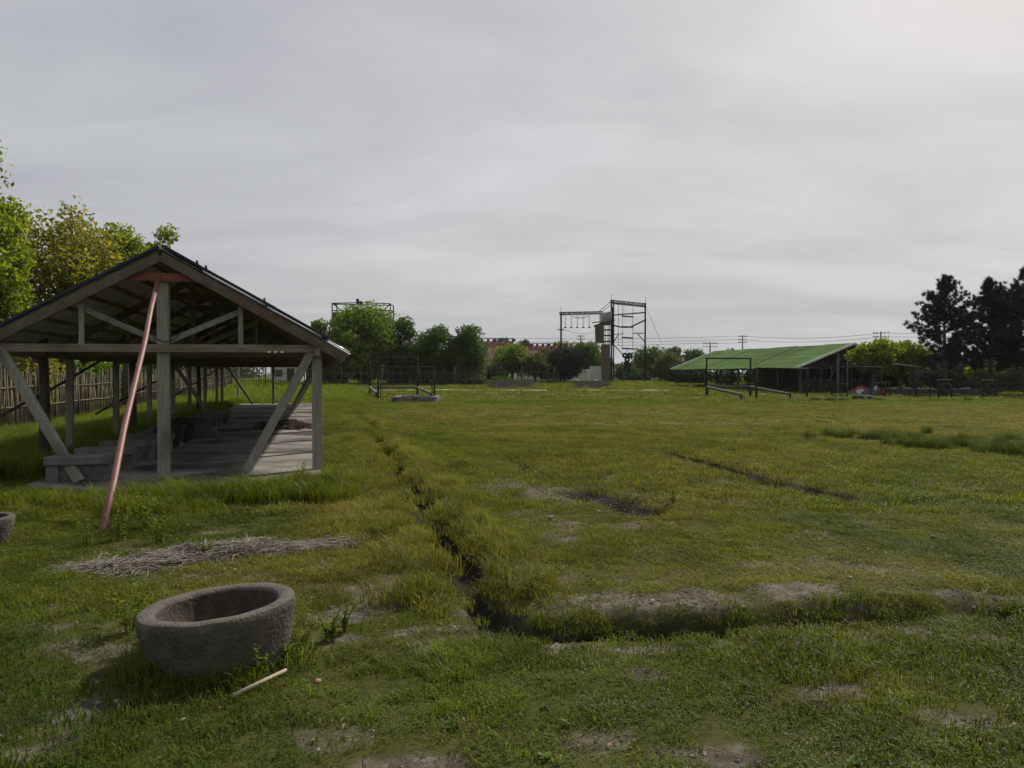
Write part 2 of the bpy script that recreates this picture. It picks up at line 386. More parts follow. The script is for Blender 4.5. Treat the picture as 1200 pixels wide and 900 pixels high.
def ditch_depth(x, y):
    d = ditch_d(x, y)
    w = 0.135 + 0.06 * (vnoise(y * 1.4, 0 * y + 4, 71) - 0.5)
    on = sstep(4.72, 5.0, y) * sstep(31, 26, y)
    dep = (0.25 - 0.11 * sstep(8, 26, y)) * (0.55 + 0.75 * vnoise(y * 0.9, 0 * y + 8, 73)) * np.exp(-(np.abs(d) / w) ** 3.5) * on
    t = trench_d(x, y)
    ont = sstep(-0.25, 0.0, x) * (1 - 0.62 * sstep(0.7, 2.2, x)) * sstep(6.5, 3.5, x)
    dep2 = 0.20 * (0.6 + 0.7 * vnoise(x * 2.0, 0 * x + 2, 75)) * np.exp(-(np.abs(t) / 0.11) ** 3) * ont
    return np.maximum(dep, dep2)
def gz(x, y):
    x = np.asarray(x, float); y = np.asarray(y, float)
    z = 0.55 * sstep(55, 112, y)
    z = z + 0.10 * (fbm(x * 0.35, y * 0.35, 81, 3) - 0.5) * sstep(-2, 3, y) + 0.045 * (fbm(x * 1.9, y * 1.9, 83, 3) - 0.5) + 0.02 * (fbm(x * 7, y * 7, 85, 2) - 0.5) * sstep(20, 9, y)
    d = ditch_d(x, y)
    z = z + 0.05 * np.exp(-((d - 0.42) / 0.2) ** 2) * sstep(5.2, 6.5, y) * sstep(30, 24, y) + 0.03 * np.exp(-((d + 0.4) / 0.22) ** 2) * sstep(5.2, 6, y) * sstep(30, 24, y)
    t = trench_d(x, y)
    z = z + 0.085 * sstep(0.10, 0.24, t) * sstep(1.15, 0.5, t) * sstep(-0.05, 0.3, x - 0.02) * sstep(4.5, 2.5, x)
    z = z - ditch_depth(x, y) - rut_mask(x, y)
    u, v = to_uv(x, y)
    ins = np.maximum(np.maximum(-4.05 - u, u - 0.12), np.maximum(slab_front(u) - v, v - 30.4))      # <0 inside the slab
    z = z * sstep(0.0, 0.5, ins) + (-0.09) * (1 - sstep(-0.35, -0.05, ins)) - 0.02 * sstep(1.5, 0.0, ins)
    z = z - 0.10 * sstep(0.3, 1.2, -4.05 - u) * sstep(-3, 1, v) * sstep(40, 28, v)
    return z
def g1(x, y): return float(gz(np.array([float(x)]), np.array([float(y)]))[0])

def axis(segs):
    out = []
    for (a, b, st) in segs:
        out += list(np.arange(a, b - 1e-6, st))
    return out
def grow(start, end, st, k):
    out = []; v = start
    while v < end:
        out.append(v); v += st; st *= k
    out.append(end); return out
xs = np.array([-t for t in grow(6.0, 900, 0.08, 1.09)][::-1] + axis([(-5.95, 4.6, 0.042)]) + grow(4.6, 900, 0.06, 1.08))
ys = np.array([-t for t in grow(0.4, 300, 0.25, 1.3)][::-1] + axis([(0.0, 2.6, 0.2), (2.6, 4.5, 0.06), (4.5, 6.2, 0.035), (6.2, 12.0, 0.06)]) + grow(12.0, 1500, 0.07, 1.022))
GX, GY = np.meshgrid(xs, ys)
gx, gy = GX.ravel(), GY.ravel()
gzv = gz(gx, gy)
nx, ny = len(xs), len(ys)
idx = np.arange(nx * ny).reshape(ny, nx)
quads = np.stack([idx[:-1, :-1].ravel(), idx[:-1, 1:].ravel(), idx[1:, 1:].ravel(), idx[1:, :-1].ravel()], 1)

GZ = gzv.reshape(ny, nx)
def gi(x, y):
    x = np.atleast_1d(np.asarray(x, float)); y = np.atleast_1d(np.asarray(y, float))
    i = np.clip(np.searchsorted(xs, x) - 1, 0, nx - 2); j = np.clip(np.searchsorted(ys, y) - 1, 0, ny - 2)
    fx = (x - xs[i]) / (xs[i + 1] - xs[i]); fy = (y - ys[j]) / (ys[j + 1] - ys[j])
    return (GZ[j, i] * (1 - fx) + GZ[j, i + 1] * fx) * (1 - fy) + (GZ[j + 1, i] * (1 - fx) + GZ[j + 1, i + 1] * fx) * fy
def g1(x, y): return float(gi(x, y)[0])
def zone_dry(x, y):
    """how straw-coloured the grass is"""
    d = ditch_d(x, y)
    n = fbm(x * 0.5, y * 0.5, 91, 4)
    dry = 0.30 + 0.9 * (n - 0.5)
    dry = dry + 0.30 * np.exp(-((d + 0.75) / 0.6) ** 2) * sstep(5.5, 7, y) * sstep(32, 20, y)
    dry = dry + 0.22 * np.exp(-((d - 0.45) / 0.25) ** 2) * sstep(5.5, 7, y) * sstep(28, 18, y)
    dry = dry + 0.26 * sstep(14, 26, y) * sstep(46, 34, y) * (d > 0.8) - 0.22 * sstep(36, 52, y)
    dry = dry - 0.35 * sstep(2.0, 3.5, -d) * sstep(9, 13, y)
    dry = dry - 0.18 * sstep(6.5, 4.5, y)
    dry = dry - 0.30 * np.exp(-((d - 1.6) / 0.7) ** 2) * sstep(14, 20, y) * sstep(50, 40, y)
    return np.clip(dry, 0, 1)
def zone_red(x, y):
    return np.exp(-(((x + 1.6) / 2.6) ** 2 + ((y - 28.5) / 2.2) ** 2)) * (0.4 + 0.9 * fbm(x * 1.3, y * 0.6, 95, 3)) + 0.5 * np.exp(-(((x - 11) / 7) ** 2 + ((y - 36) / 2.5) ** 2)) * fbm(x * .8, y * 0.5, 96, 3)
dirt = dirt_mask(gx, gy)
wet = np.clip(ditch_depth(gx, gy) / 0.09, 0, 1)
ground_me = np_mesh('ground', np.stack([gx, gy, gzv], 1), quads, {
    'dirt': ('FLOAT', dirt), 'dry': ('FLOAT', zone_dry(gx, gy)), 'soil': ('FLOAT', np.maximum(wet, np.clip(rut_mask(gx, gy) / .06, 0, 1))), 'rust': ('FLOAT', zone_red(gx, gy))}, smooth=True)

gm = bpy.data.materials.new('meadow_ground'); gm.use_nodes = True
t = gm.node_tree; p = t.nodes['Principled BSDF']
def attr(n): return N(t, 'ShaderNodeAttribute', attribute_name=n).outputs['Fac']
tcg = N(t, 'ShaderNodeTexCoord')
def noise(scale, detail=6, rough=0.6, st=(1, 1, 1)):
    mpp = N(t, 'ShaderNodeMapping'); mpp.inputs['Scale'].default_value = st; t.links.new(tcg.outputs['Object'], mpp.inputs[0])
    n = N(t, 'ShaderNodeTexNoise'); n.inputs['Scale'].default_value = scale; n.inputs['Detail'].default_value = detail; n.inputs['Roughness'].default_value = rough
    t.links.new(mpp.outputs[0], n.inputs['Vector']); return n.outputs[0]
def ramp(src, stops):
    r = N(t, 'ShaderNodeValToRGB'); t.links.new(src, r.inputs[0])
    els = r.color_ramp.elements
    els[0].position, els[0].color = stops[0][0], (*stops[0][1], 1)
    els[1].position, els[1].color = stops[-1][0], (*stops[-1][1], 1)
    for (q, c) in stops[1:-1]:
        e = els.new(q); e.color = (*c, 1)
    return r.outputs[0]
def mixc(f, a, b):
    m = N(t, 'ShaderNodeMix', data_type='RGBA'); t.links.new(f, m.inputs[0])
    for s, i in ((a, 6), (b, 7)):
        if isinstance(s, tuple): m.inputs[i].default_value = (*s, 1)
        else: t.links.new(s, m.inputs[i])
    return m.outputs[2]
green = ramp(noise(9, 8, 0.7), [(0.3, (0.040, 0.046, 0.011)), (0.55, (0.078, 0.084, 0.019)), (0.75, (0.11, 0.105, 0.03))])
dryc = ramp(noise(7, 8, 0.7), [(0.3, (0.085, 0.072, 0.021)), (0.7, (0.155, 0.125, 0.042))])
gcol = mixc(attr('dry'), green, dryc)
big = ramp(noise(0.22, 5), [(0.4, (0, 0, 0)), (0.65, (1, 1, 1))])
gcol = mixc(big, gcol, mixc(attr('dry'), (0.062, 0.076, 0.016), (0.115, 0.102, 0.027)))
gcol = mixc(attr('rust'), gcol, (0.135, 0.075, 0.035))
spots = ramp(noise(1.1, 7, 0.68, (0.6, 1.3, 1)), [(0.60, (0, 0, 0)), (0.72, (0.7, 0.7, 0.7))])
gcol = mixc(spots, gcol, (0.05, 0.044, 0.022))
sand = ramp(noise(6, 9, 0.72), [(0.34, (0.055, 0.044, 0.029)), (0.5, (0.13, 0.112, 0.083)), (0.66, (0.24, 0.215, 0.17))])
gcol = mixc(attr('dirt'), gcol, sand)
soil = ramp(noise(14, 8, 0.7), [(0.3, (0.018, 0.015, 0.010)), (0.7, (0.06, 0.05, 0.036))])
gcol = mixc(attr('soil'), gcol, soil)
t.links.new(gcol, p.inputs['Base Color']); p.inputs['Roughness'].default_value = 1.0; p.inputs['Specular IOR Level'].default_value = 0.1
bp = N(t, 'ShaderNodeBump'); bp.inputs['Strength'].default_value = 0.9; bp.inputs['Distance'].default_value = 0.05
t.links.new(noise(16, 8, 0.72), bp.inputs['Height'])
bp2 = N(t, 'ShaderNodeBump'); bp2.inputs['Strength'].default_value = 0.8; bp2.inputs['Distance'].default_value = 0.02
t.links.new(noise(70, 4, 0.7), bp2.inputs['Height']); t.links.new(bp.outputs[0], bp2.inputs['Normal']); t.links.new(bp2.outputs[0], p.inputs['Normal'])
structure(link('ground', ground_me, gm))

# pale gravel strip far across the field
vv = []; ff = []
px_ = np.arange(-13.5, 15.0, 0.5)
for i, x in enumerate(px_):
    w = 0.45 + 0.25 * float(vnoise(np.array(x * 0.9), np.array(0.0), 5))
    y0 = 70.5 + 0.3 * float(vnoise(np.array(x * 0.3), np.array(3.0), 6))
    vv += [(x, y0 - w, g1(x, y0 - w) + 0.05), (x, y0 + w, g1(x, y0 + w) + 0.05)]
    if i: k = 2 * i; ff.append((k - 2, k, k + 1, k - 1))
me = bpy.data.meshes.new('path'); me.from_pydata(vv, [], ff); me.update()
structure(link('path', me, M['path']))

# ------------------------------------------------------------------ open timber shed on the left
slab = MB()
random.seed(3)
outline = [(-4.0, -1.0), (-3.1, -1.62), (-2.2, -1.95), (-1.4, -2.05), (-0.7, -1.35), (0.05, -0.7), (0.08, 8.0), (0.03, 16.0), (0.07, 24.0), (0.05, 30.3), (-4.0, 30.4), (-4.05, 20.0), (-3.97, 8.0)]
n = len(outline)
V = []
for zt in (0.035, -0.25):
    for (u, v) in outline:
        x, y = from_uv(u, v); V.append((x, y, zt))
slab.add(V, [tuple(range(n))] + [(i, n + i, n + (i + 1) % n, (i + 1) % n) for i in range(n)])
structure(slab.build('concrete_slab', M['slab']))

shed = empty('open_shed', 'long open timber shed with grey posts and dark gabled roof over concrete floor', 'shed', (P0[0], P0[1], 0.035), A)
WID, LEN = 4.7, 30.0
UC = -WID / 2
APEX, EAVE_U = 3.45, 0.44
SL = 0.562
def roof_w(u): return APEX - SL * abs(u - UC)
SANG = math.atan(SL)
TR = [0, 3.0, 6.0, 9.0, 12.0, 14.2, 17.0, 20.0, 23.0, 26.5, 29.6]
def bar_part(name, a, b, w, h, mat, up=(0, 0, 1), bevel=0.006, parent=shed):
    return MB().bar(a, b, w, h, up).build(name, mat, parent, bevel)
# posts: right row, left row at the places the photograph shows, centre posts at the gable ends
for v in TR:
    w_ = 0.165 if v == 0 else 0.14
    bar_part('post', (0, v, -0.02), (random.uniform(-.02, .02), v, roof_w(0) - 0.10), w_, w_, M['post'], (0, 1, 0))
def left_v(px):
    k = (px - 600) / F
    lx, ly = P0[0] - WID * UD[0], P0[1] - WID * UD[1]
    return (k * ly - lx) / (VD[0] - k * VD[1])
for px in (-9, 51, 81, 136, 155, 175, 203, 222, 232.5, 240, 254, 260, 279):
    v = left_v(px); big = px in (51, 155, 232.5)
    w_ = 0.19 if big else 0.12
    pm = M['bark'] if big else M['post']
    if big:
        MB().tube([(-WID, v, -0.2), (-WID + .02, v, 1.0), (-WID - .01, v, 2.2)], [0.10, 0.085, 0.08], 10).build('post', pm, shed)
    else:
        bar_part('post', (-WID, v, -0.2), (-WID + random.uniform(-.03, .03), v, roof_w(-WID) - 0.10), w_, w_, pm, (0, 1, 0))
bar_part('post', (UC, 0.0, -0.02), (UC, 0.0, 3.05), 0.175, 0.15, M['post'], (0, 1, 0))
bar_part('post', (UC, 29.6, -0.02), (UC, 29.6, 3.05), 0.13, 0.13, M['post'], (0, 1, 0))
for i, v in enumerate(TR):
    f = i == 0
    off = -0.11 if f else 0.0
    bar_part('tie_beam', (-WID - 0.35, v + off, 1.965 + random.uniform(-.012, .012)), (0.22, v + off, 1.965 + random.uniform(-.012, .012)), 0.07, 0.125, M['beam'])
    for s in (-1, 1):
        ue = UC + s * (WID / 2 + EAVE_U)
        a = (UC, v + off * 2, APEX - 0.07); b = (ue, v + off * 2, roof_w(ue) - 0.07)
        bar_part('rafter', a, b, 0.06, 0.145 if f else 0.13, M['rafter'] if f else M['beam'], (0, 1, 0) if False else (0, 0, 1))
        q = UC + s * 1.16
        bar_part('queen_strut', (q, v + (-0.05 if f else 0), 2.0), (q, v + (-0.05 if f else 0), roof_w(q) - 0.16), 0.075, 0.06, M['post'], (0, 1, 0))
        bar_part('diagonal_strut', (UC + s * 0.08, v + (0.02 if f else 0.04), 2.08), (q - s * 0.03, v + (0.02 if f else 0.04), roof_w(q) - 0.24), 0.05, 0.09, M['post'])
    bar_part('collar_beam', (UC - 0.60, v - (0.12 if f else 0), 3.07), (UC + 0.60, v - (0.12 if f else 0), 3.07), 0.05, 0.13, M['redbeam'] if f else M['beam'])
    if not f and v != 29.6:
        bar_part('king_strut', (UC, v, 2.0), (UC, v, 3.25), 0.09, 0.08, M['beam'], (0, 1, 0))
# knee braces down to the floor at the front, middle and far trusses
for v, f in ((-0.09, True), (14.2, False), (29.5, False)):
    k = 0.12 if f else 0.10
    bar_part('floor_brace', (-0.06, v, 1.98), (-1.12, v + 0.02, -0.01), k * 0.7, k * 1.15, M['post'])
    bar_part('floor_brace', (-WID + 0.05, v, 2.0), (-WID + 1.36, v - (0.75 if f else 0.0), 0.0 if f else -0.05), k * 0.7, k * 1.15, M['post'])
# long diagonal poles along the left row
for (a, b, za, zb) in ((0.0, left_v(130), 0.84, 1.95), (left_v(118), left_v(222), 0.68, 1.95), (left_v(195), left_v(262), 0.66, 1.95), (-6, -0.2, 0.05, 0.75)):
    if a < -1: continue
    MB().tube([(-WID - 0.1, a, za), (-WID - 0.1, (a + b) / 2, (za + zb) / 2 - 0.03), (-WID - 0.1, b, zb)], 0.026, 7).build('diagonal_pole', M['darkwood'], shed)
# eave plates, ridge and purlins
for u in (0.0, -WID):
    bar_part('eave_plate', (u, -0.4, roof_w(u) - 0.22), (u, LEN + 0.3, roof_w(u) - 0.22), 0.09, 0.11, M['beam'])
bar_part('ridge_beam', (UC, -0.02, APEX - 0.10), (UC, LEN + 0.3, APEX - 0.10), 0.10, 0.14, M['beam'])
for s in (-1, 1):
    for k in range(9):
        u = UC + s * (0.22 + 0.32 * k)
        MB().bar((u, -0.17, roof_w(u) + 0.005), (u, LEN + 0.35, roof_w(u) + 0.005), 0.05, 0.05).build('purlin', M['beam'], shed)
# corrugated roof sheets, two rows on each slope, each its own part
HALF = (WID / 2 + EAVE_U + 0.06) / math.cos(SANG)
def sheet_mesh(w, l):
    nseg = 40; V = []; Fc = []
    for j in range(2):
        for i in range(nseg + 1):
            V.append((j * l, w * i / nseg, 0.016 * math.sin(i / nseg * 10 * 2 * math.pi)))
    for i in range(nseg): Fc.append((i, nseg + 1 + i, nseg + 2 + i, i + 1))
    me = bpy.data.meshes.new('roof_sheet'); me.from_pydata(V, [], Fc); me.update()
    me.polygons.foreach_set('use_smooth', [True] * nseg); me.materials.append(M['sheet'])
    return me
shm = sheet_mesh(1.56, HALF / 2 + 0.08)
pm = MB().box((0.475, 0.79, 0.0), (0.95, 1.58, 0.04)).mesh('roof_panel'); pm.materials.append(M['panel'])
for s in (-1, 1):
    for r in range(2):
        for c in range(20):
            o = link('roof_sheet', shm, None, shed)
            s0 = r * HALF / 2 - (0.06 if r else 0)
            u = UC + s * s0 * math.cos(SANG); w = APEX - s0 * math.sin(SANG) + 0.048 - 0.006 * r + random.uniform(-.002, .002)
            o.matrix_local = Matrix.Translation((u, -0.24 + c * 1.53, w)) @ Matrix.Rotation(-s * -SANG if s > 0 else SANG, 4, 'Y') @ Matrix.Diagonal((s, 1, 1, 1)) if s > 0 else \
                Matrix.Translation((u, -0.24 + c * 1.53, w)) @ Matrix.Rotation(-SANG, 4, 'Y') @ Matrix.Diagonal((-1, 1, 1, 1))
    for r in range(3):
        for c in range(19):
            o = link('roof_panel', pm, None, shed)
            s0 = 0.02 + r * 0.962 + (0.02 if s > 0 else 0)
            lift = (0.112 if s > 0 else 0.088) + random.uniform(-.004, .006)
            u = UC + s * s0 * math.cos(SANG); w = APEX - s0 * math.sin(SANG) + lift
            sag = random.uniform(-0.004, 0.004)
            if s > 0: o.matrix_local = Matrix.Translation((u, -0.27 + c * 1.60, w)) @ Matrix.Rotation(SANG + sag, 4, 'Y')
            else: o.matrix_local = Matrix.Translation((u, -0.27 + c * 1.60, w)) @ Matrix.Rotation(-SANG + sag, 4, 'Y') @ Matrix.Diagonal((-1, 1, 1, 1))
# aluminium edge strips on the right front verge
for (d0, d1) in ((0.62, 1.55), (1.58, 2.42), (2.52, 2.86)):
    ua, ub = UC + d0, UC + d1
    MB().tube([(ua, -0.262, roof_w(ua) + 0.068), (ub, -0.262, roof_w(ub) + 0.068)], 0.015, 8).build('edge_strip', M['alu'], shed)
for d0 in (0.55, 0.68, 1.55):
    u = UC + d0
    MB().bar((u, -0.25, roof_w(u) + 0.10), (u - 0.02, -0.25, roof_w(u) + 0.19), 0.02, 0.03).build('roof_clip', M['darkpipe'], shed)
# cable tied round the tie beam
MB().tube([(UC - .1, -0.2, 2.12), (UC + .05, -0.21, 2.05), (UC + .2, -0.19, 2.1), (UC + .28, -0.18, 2.22)], 0.012, 6).build('cable', M['wire'], shed)
MB().tube([(-.15, -0.2, 2.22), (-.02, -0.21, 2.12), (.08, -0.2, 2.02)], 0.013, 6).build('cable', M['wire'], shed)
for k in range(3):
    MB().box((-0.75 + 0.10 * k, -0.17, 1.915), (0.045, 0.02, 0.03)).build('tin_tag', M['whitetrim'], shed)

# rust red pole leaning on the collar beam
xa, ya = wx(115, 7.95), 7.95
xb, yb = from_uv(UC - 0.03, -0.195)
tp = Vector((xb, yb, 3.10)); bt = Vector((xa, ya, g1(xa, ya) - 0.08))
mb = MB(); L = [bt.lerp(tp, k / 6) + Vector((0.012 * math.sin(k * 2.1), 0, 0.01 * math.cos(k * 1.7))) for k in range(7)]
mb.tube(L, [0.036, 0.036, 0.036, 0.0355, 0.035, 0.035, 0.035], 14)
tag(mb.build('leaning_pole', M['redpipe']), 'rust red metal pole leaning from the grass up to the shed gable', 'pole')

# concrete benches along the left side of the slab
random.seed(11)
ords = ['first concrete bench, nearest the shed front, crossed by the grey brace', 'second concrete bench from the shed front, behind the red pole', 'third concrete bench from the shed front, left of the centre post',
        'fourth concrete bench from the shed front, partly behind the centre post', 'fifth concrete bench from the shed front, with a tyre leaning on it', 'sixth concrete bench from the shed front', 'seventh concrete bench from the shed front, under a dark tarpaulin',
        'eighth concrete bench from the shed front', 'ninth concrete bench from the shed front', 'tenth concrete bench from the shed front', 'eleventh concrete bench from the shed front, far inside the shed', 'last concrete bench of the row, farthest inside the shed']
bench = empty('concrete_bench', ords[0], 'bench', (0, 0, 0), 0, 'concrete benches in a row inside the shed')
MB().box((0, 0, 0.30), (0.86, 0.50, 0.13), jit=0.008).build('seat', M['conc'], bench, 0.02)
MB().box((-0.33, 0, 0.117), (0.17, 0.42, 0.245), jit=0.006).build('leg', M['conc'], bench, 0.015)
MB().box((0.33, 0, 0.117), (0.15, 0.40, 0.245), jit=0.006).build('leg', M['conc'], bench, 0.015)
MB().box((0, -0.05, 0.125), (0.53, 0.24, 0.245), jit=0.006).build('back_plate', M['conc'], bench, 0.01)
bpos = []
for i in range(12):
    u, v = -3.34 + random.uniform(-.06, .06) + 0.012 * i, -0.58 + 1.36 * i
    x, y = from_uv(u, v); bpos.append((x, y))
    o = bench if i == 0 else copy_tree(bench)
    o.location = (x, y, 0.036); o.rotation_euler = (0, 0, A + random.uniform(-.06, .06)); o['label'] = ords[i]

def tyre_mesh(r=0.31, w=0.10, rt=0.085):
    mb = MB(); prof = []
    for k in range(10):
        a = 2 * math.pi * k / 10
        prof.append((r - rt + rt * math.cos(a), w * math.sin(a)))
    mb.lathe(prof, 28, closed=True)
    me = mb.mesh('tyre'); me.materials.append(M['tyre']); return me
TY = tyre_mesh(); TYF = tyre_mesh(0.33, 0.11, 0.125)
for i, (bi, du, lab) in enumerate(((4, 0.22, 'black tyre leaning on the fifth bench just right of the centre post'), (5, 0.30, 'black tyre leaning on a bench further inside the shed'))):
    x, y = bpos[bi]
    o = link('tyre', TY, None); o.location = (x + du * UD[0] + 0.08, y + du * UD[1] - 0.36, 0.035 + 0.29); o.rotation_euler = (R(72), 0, A + R(8 * i))
    tag(o, lab, 'tyre', 'tyres leaning on benches')
# dark tarpaulin heap over the seventh bench
def heap_mesh(name, rx, ry, h, seed, rough=0.35, nr=14, na=36, sq=2.0):
    V = [(0, 0, h)]; Fc = []
    for j in range(1, nr + 1):
        q = j / nr
        for i in range(na):
            a = 2 * math.pi * i / na
            ca, sa = math.cos(a), math.sin(a)
            k = float(fbm(np.array(3 * ca * q + 9), np.array(3 * sa * q + 4), seed, 4)) - 0.5
            rr = q * (1 + 0.35 * (float(fbm(np.array(2.2 * ca), np.array(2.2 * sa), seed + 9, 3)) - 0.5))
            V.append((rx * rr * ca, ry * rr * sa, max(-0.03, h * ((1 - q ** sq) + rough * 2 * k * (1 - 0.6 * q)))))
    for i in range(na): Fc.append((0, 1 + i, 1 + (i + 1) % na))
    for j in range(nr - 1):
        for i in range(na):
            a, b = 1 + j * na + i, 1 + j * na + (i + 1) % na
            Fc.append((a, a + na, b + na, b))
    me = bpy.data.meshes.new(name); me.from_pydata(V, [], Fc); me.update(); me.polygons.foreach_set('use_smooth', [True] * len(Fc))
    return me
x, y = bpos[6]
o = link('tarpaulin', heap_mesh('tarpaulin', 0.62, 0.45, 0.44, 21, 0.28, sq=3.2), M['darkcloth']); o.location = (x + 0.25, y - 0.1, 0.05); o.rotation_euler = (0, 0, A)
tag(o, 'crumpled dark grey tarpaulin heaped over a bench inside the shed', 'tarpaulin')

# strands: dry vine heap on the grass, twig heap on the slab
def strands(name, mat, place, count, seed, rad, seglen, nseg=5):
    rg = np.random.default_rng(seed); VV = []; FF = []; o = 0
    for _ in range(count):
        x, y, z, ang = place(rg)
        p = np.array([x, y, z]); pts = []; pit = rg.normal(0, 0.12)
        r = rg.uniform(*rad); L = rg.uniform(*seglen)
        for k in range(nseg):
            pts.append(p.copy()); ang += rg.normal(0, 0.62); pit = pit * 0.5 + rg.normal(0, 0.10) - 0.03
            p = p + L * np.array([math.cos(ang), math.sin(ang), math.sin(pit)])
        V_, F_ = tube_np(pts, [r * (1 - 0.12 * k) for k in range(nseg)], 4)
        VV.append(V_); FF.append(F_ + o); o += len(V_)
    return link(name, np_mesh(name, np.concatenate(VV), np.concatenate(FF), smooth=True), mat)
HPT = [(95, 6.42, .10, .03), (130, 6.5, .24, .05), (170, 6.62, .34, .08), (205, 6.72, .38, .09), (245, 6.98, .36, .09), (290, 7.15, .30, .09), (330, 7.25, .22, .06), (365, 7.32, .14, .04), (388, 7.38, .07, .02)]
def vine_place(rg):
    k = rg.uniform(0, len(HPT) - 1.001) if rg.random() > 0.12 else rg.uniform(2, 6); i = int(k); f = k - i
    a, b = HPT[i], HPT[i + 1]
    px, Z, hw, h = [a[j] * (1 - f) + b[j] * f for j in range(4)]
    q = np.clip(rg.normal(0, 0.5), -1.15, 1.15)
    y = Z + q * hw + .22 * hw * math.sin(px * .13); x = wx(px, Z) + rg.normal(0, .05)
    if float(fbm(np.array(x * 3.1), np.array(y * 4.3), 177, 3)) < rg.uniform(.36, .60): return vine_place(rg)
    z = g1(x, y) + .95 * h * max(0, 1 - q * q) * (0.35 + 0.9 * 1.3 * float(vnoise(np.array(x * 5), np.array(y * 7), 77)) ** 1.5) * rg.uniform(0.6, 1.1) + 0.008
    base = math.atan2(0.9, 2.0) * (1 if rg.random() > 0.15 else -0.8)
    return x, y, z, base + rg.normal(0, 0.55) + (math.pi if rg.random() > .5 else 0)
tag(strands('vine_heap', M['straw'], vine_place, 5200, 5, (0.002, 0.0058), (0.025, 0.07)), 'long low heap of grey dry vines lying on the grass behind the stone bowl', 'vine heap')
def vine_place2(rg):
    x, y = wx(403, 7.5) + rg.normal(0, .05), 7.5 + rg.normal(0, .09)
    return x, y, g1(x, y) + rg.uniform(0.01, 0.05), rg.uniform(0, 6.28)
tag(strands('vine_scrap', M['straw'], vine_place2, 120, 6, (0.003, 0.007), (0.03, 0.06)), 'small tuft of grey dry vine at the right end of the long vine heap', 'vine scrap')
hx, hy = from_uv(-0.95, 10.3)
def twig_place(rg):
    q = rg.normal(0, 0.42, 2); q = np.clip(q, -1, 1)
    u, v = -0.95 + q[0] * 0.62, 10.3 + q[1] * 0.8
    x, y = from_uv(u, v)
    return x, y, 0.05 + 0.20 * max(0, 1 - (q ** 2).sum()) * rg.uniform(0.2, 1.2), A + rg.normal(0, 0.7) + (math.pi if rg.random() > .5 else 0)
tag(strands('twig_heap', M['twig'], twig_place, 420, 8, (0.006, 0.016), (0.08, 0.2)), 'dark heap of dry twigs lying on the shed floor by the right edge', 'twig heap')

# ------------------------------------------------------------------ stone bowls
def stone_bowl(label, cx, cy, zc, R0, tilt, rz, seed):
    e = empty('stone_bowl', label, 'stone bowl', (cx, cy, zc), rz)
    e.rotation_euler = (0, -tilt, rz)
    def ring(prof, name, mat, nn=64):
        mb = MB(); mb.lathe([(r * R0, z * R0) for r, z in prof], nn)
        V = []
        for (x, y, z) in mb.v:
            a = math.atan2(y, x)
            k = 1 + 0.018 * (float(fbm(np.array(1.4 * math.cos(a) + 5), np.array(1.4 * math.sin(a) + z * 3), seed, 3)) - 0.5) * 2
            k2 = 0.010 * (float(fbm(np.array(a * 4.0), np.array(z * 14), seed + 3, 3)) - 0.5)
            V.append((x * (k + k2), y * (k + k2), z + 0.006 * (float(vnoise(np.array(a * 3.2 + 20), np.array(1.0), seed)) - 0.5)))
        mb.v = V
        if name == 'body': mb.f.append(tuple(range(nn - 1, -1, -1))); mb.sm.append(False)
        return mb.build(name, mat, e)
    ring([(0.66, -1.15), (0.75, -0.95), (0.84, -0.72), (0.92, -0.45), (0.968, -0.22), (0.99, -0.08), (0.985, -0.025), (0.968, 0.0)], 'body', M['stone'])
    ring([(0.968, 0.0), (0.945, 0.012), (0.87, 0.014), (0.80, 0.008), (0.765, -0.012), (0.755, -0.04)], 'rim', M['stonerim'])
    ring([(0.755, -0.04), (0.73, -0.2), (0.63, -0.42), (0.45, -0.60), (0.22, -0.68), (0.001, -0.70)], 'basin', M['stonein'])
    return e
bx, by = wx(254, 4.36), 4.36
stone_bowl('large round grey stone bowl with thick rim, tilted in the grass', bx, by, 0.335, 0.420, R(4.2), 0.0, 12)
b2x, b2y = wx(-22, 7.55), 7.55
stone_bowl('stone bowl cut off by the left edge of the photo', b2x, b2y, g1(b2x, b2y) + 0.24, 0.27, R(0), 0.6, 15)

# sticks and stone chips lying about
def stick(name, label, a, b, r, mat, cat='stick'):
    a, b = Vector(a), Vector(b); m_ = (a + b) / 2 + Vector((0.008, 0, 0.004))
    tag(MB().tube([a, m_, b], [r, r * 0.95, r * 0.8], 7).build(name, mat), label, cat)
x1, y1_, x2, y2_ = wx(271, 3.84), 3.84, wx(334, 4.12), 4.12
stick('stick', 'pale stick lying in the grass in front of the stone bowl', (x1, y1_, g1(x1, y1_) + 0.03), (x2, y2_, g1(x2, y2_) + 0.055), 0.011, M['paleblock'])
x1, y1_ = wx(702, 4.98), 4.98
stick('stick', 'short pale stick standing up in the trench', (x1, y1_, g1(x1, y1_) - 0.02), (x1 + 0.055, y1_ + 0.05, g1(x1, y1_) + 0.13), 0.006, M['paleblock'])
x1, y1_ = wx(650, 4.6), 4.62
def chip_mesh(seed):
    mb = MB(); random.seed(seed)
    mb.lathe([(0.02, -0.4), (0.8, -0.3), (1.0, 0.0), (0.7, 0.35), (0.02, 0.45)], 9)
    mb.v = [(x * random.uniform(.75, 1.2), y * random.uniform(.6, 1.0), z * random.uniform(.8, 1.2)) for x, y, z in mb.v]
    mb.sm = [False] * len(mb.sm)
    return mb.mesh('stone_chip')
CH = [chip_mesh(s) for s in range(4)]
for m_ in CH[:3]: m_.materials.append(M['pebble'])
CH[3].materials.append(M['brickchip'])
def zpy(py): return EYE * F / (py - HOR)
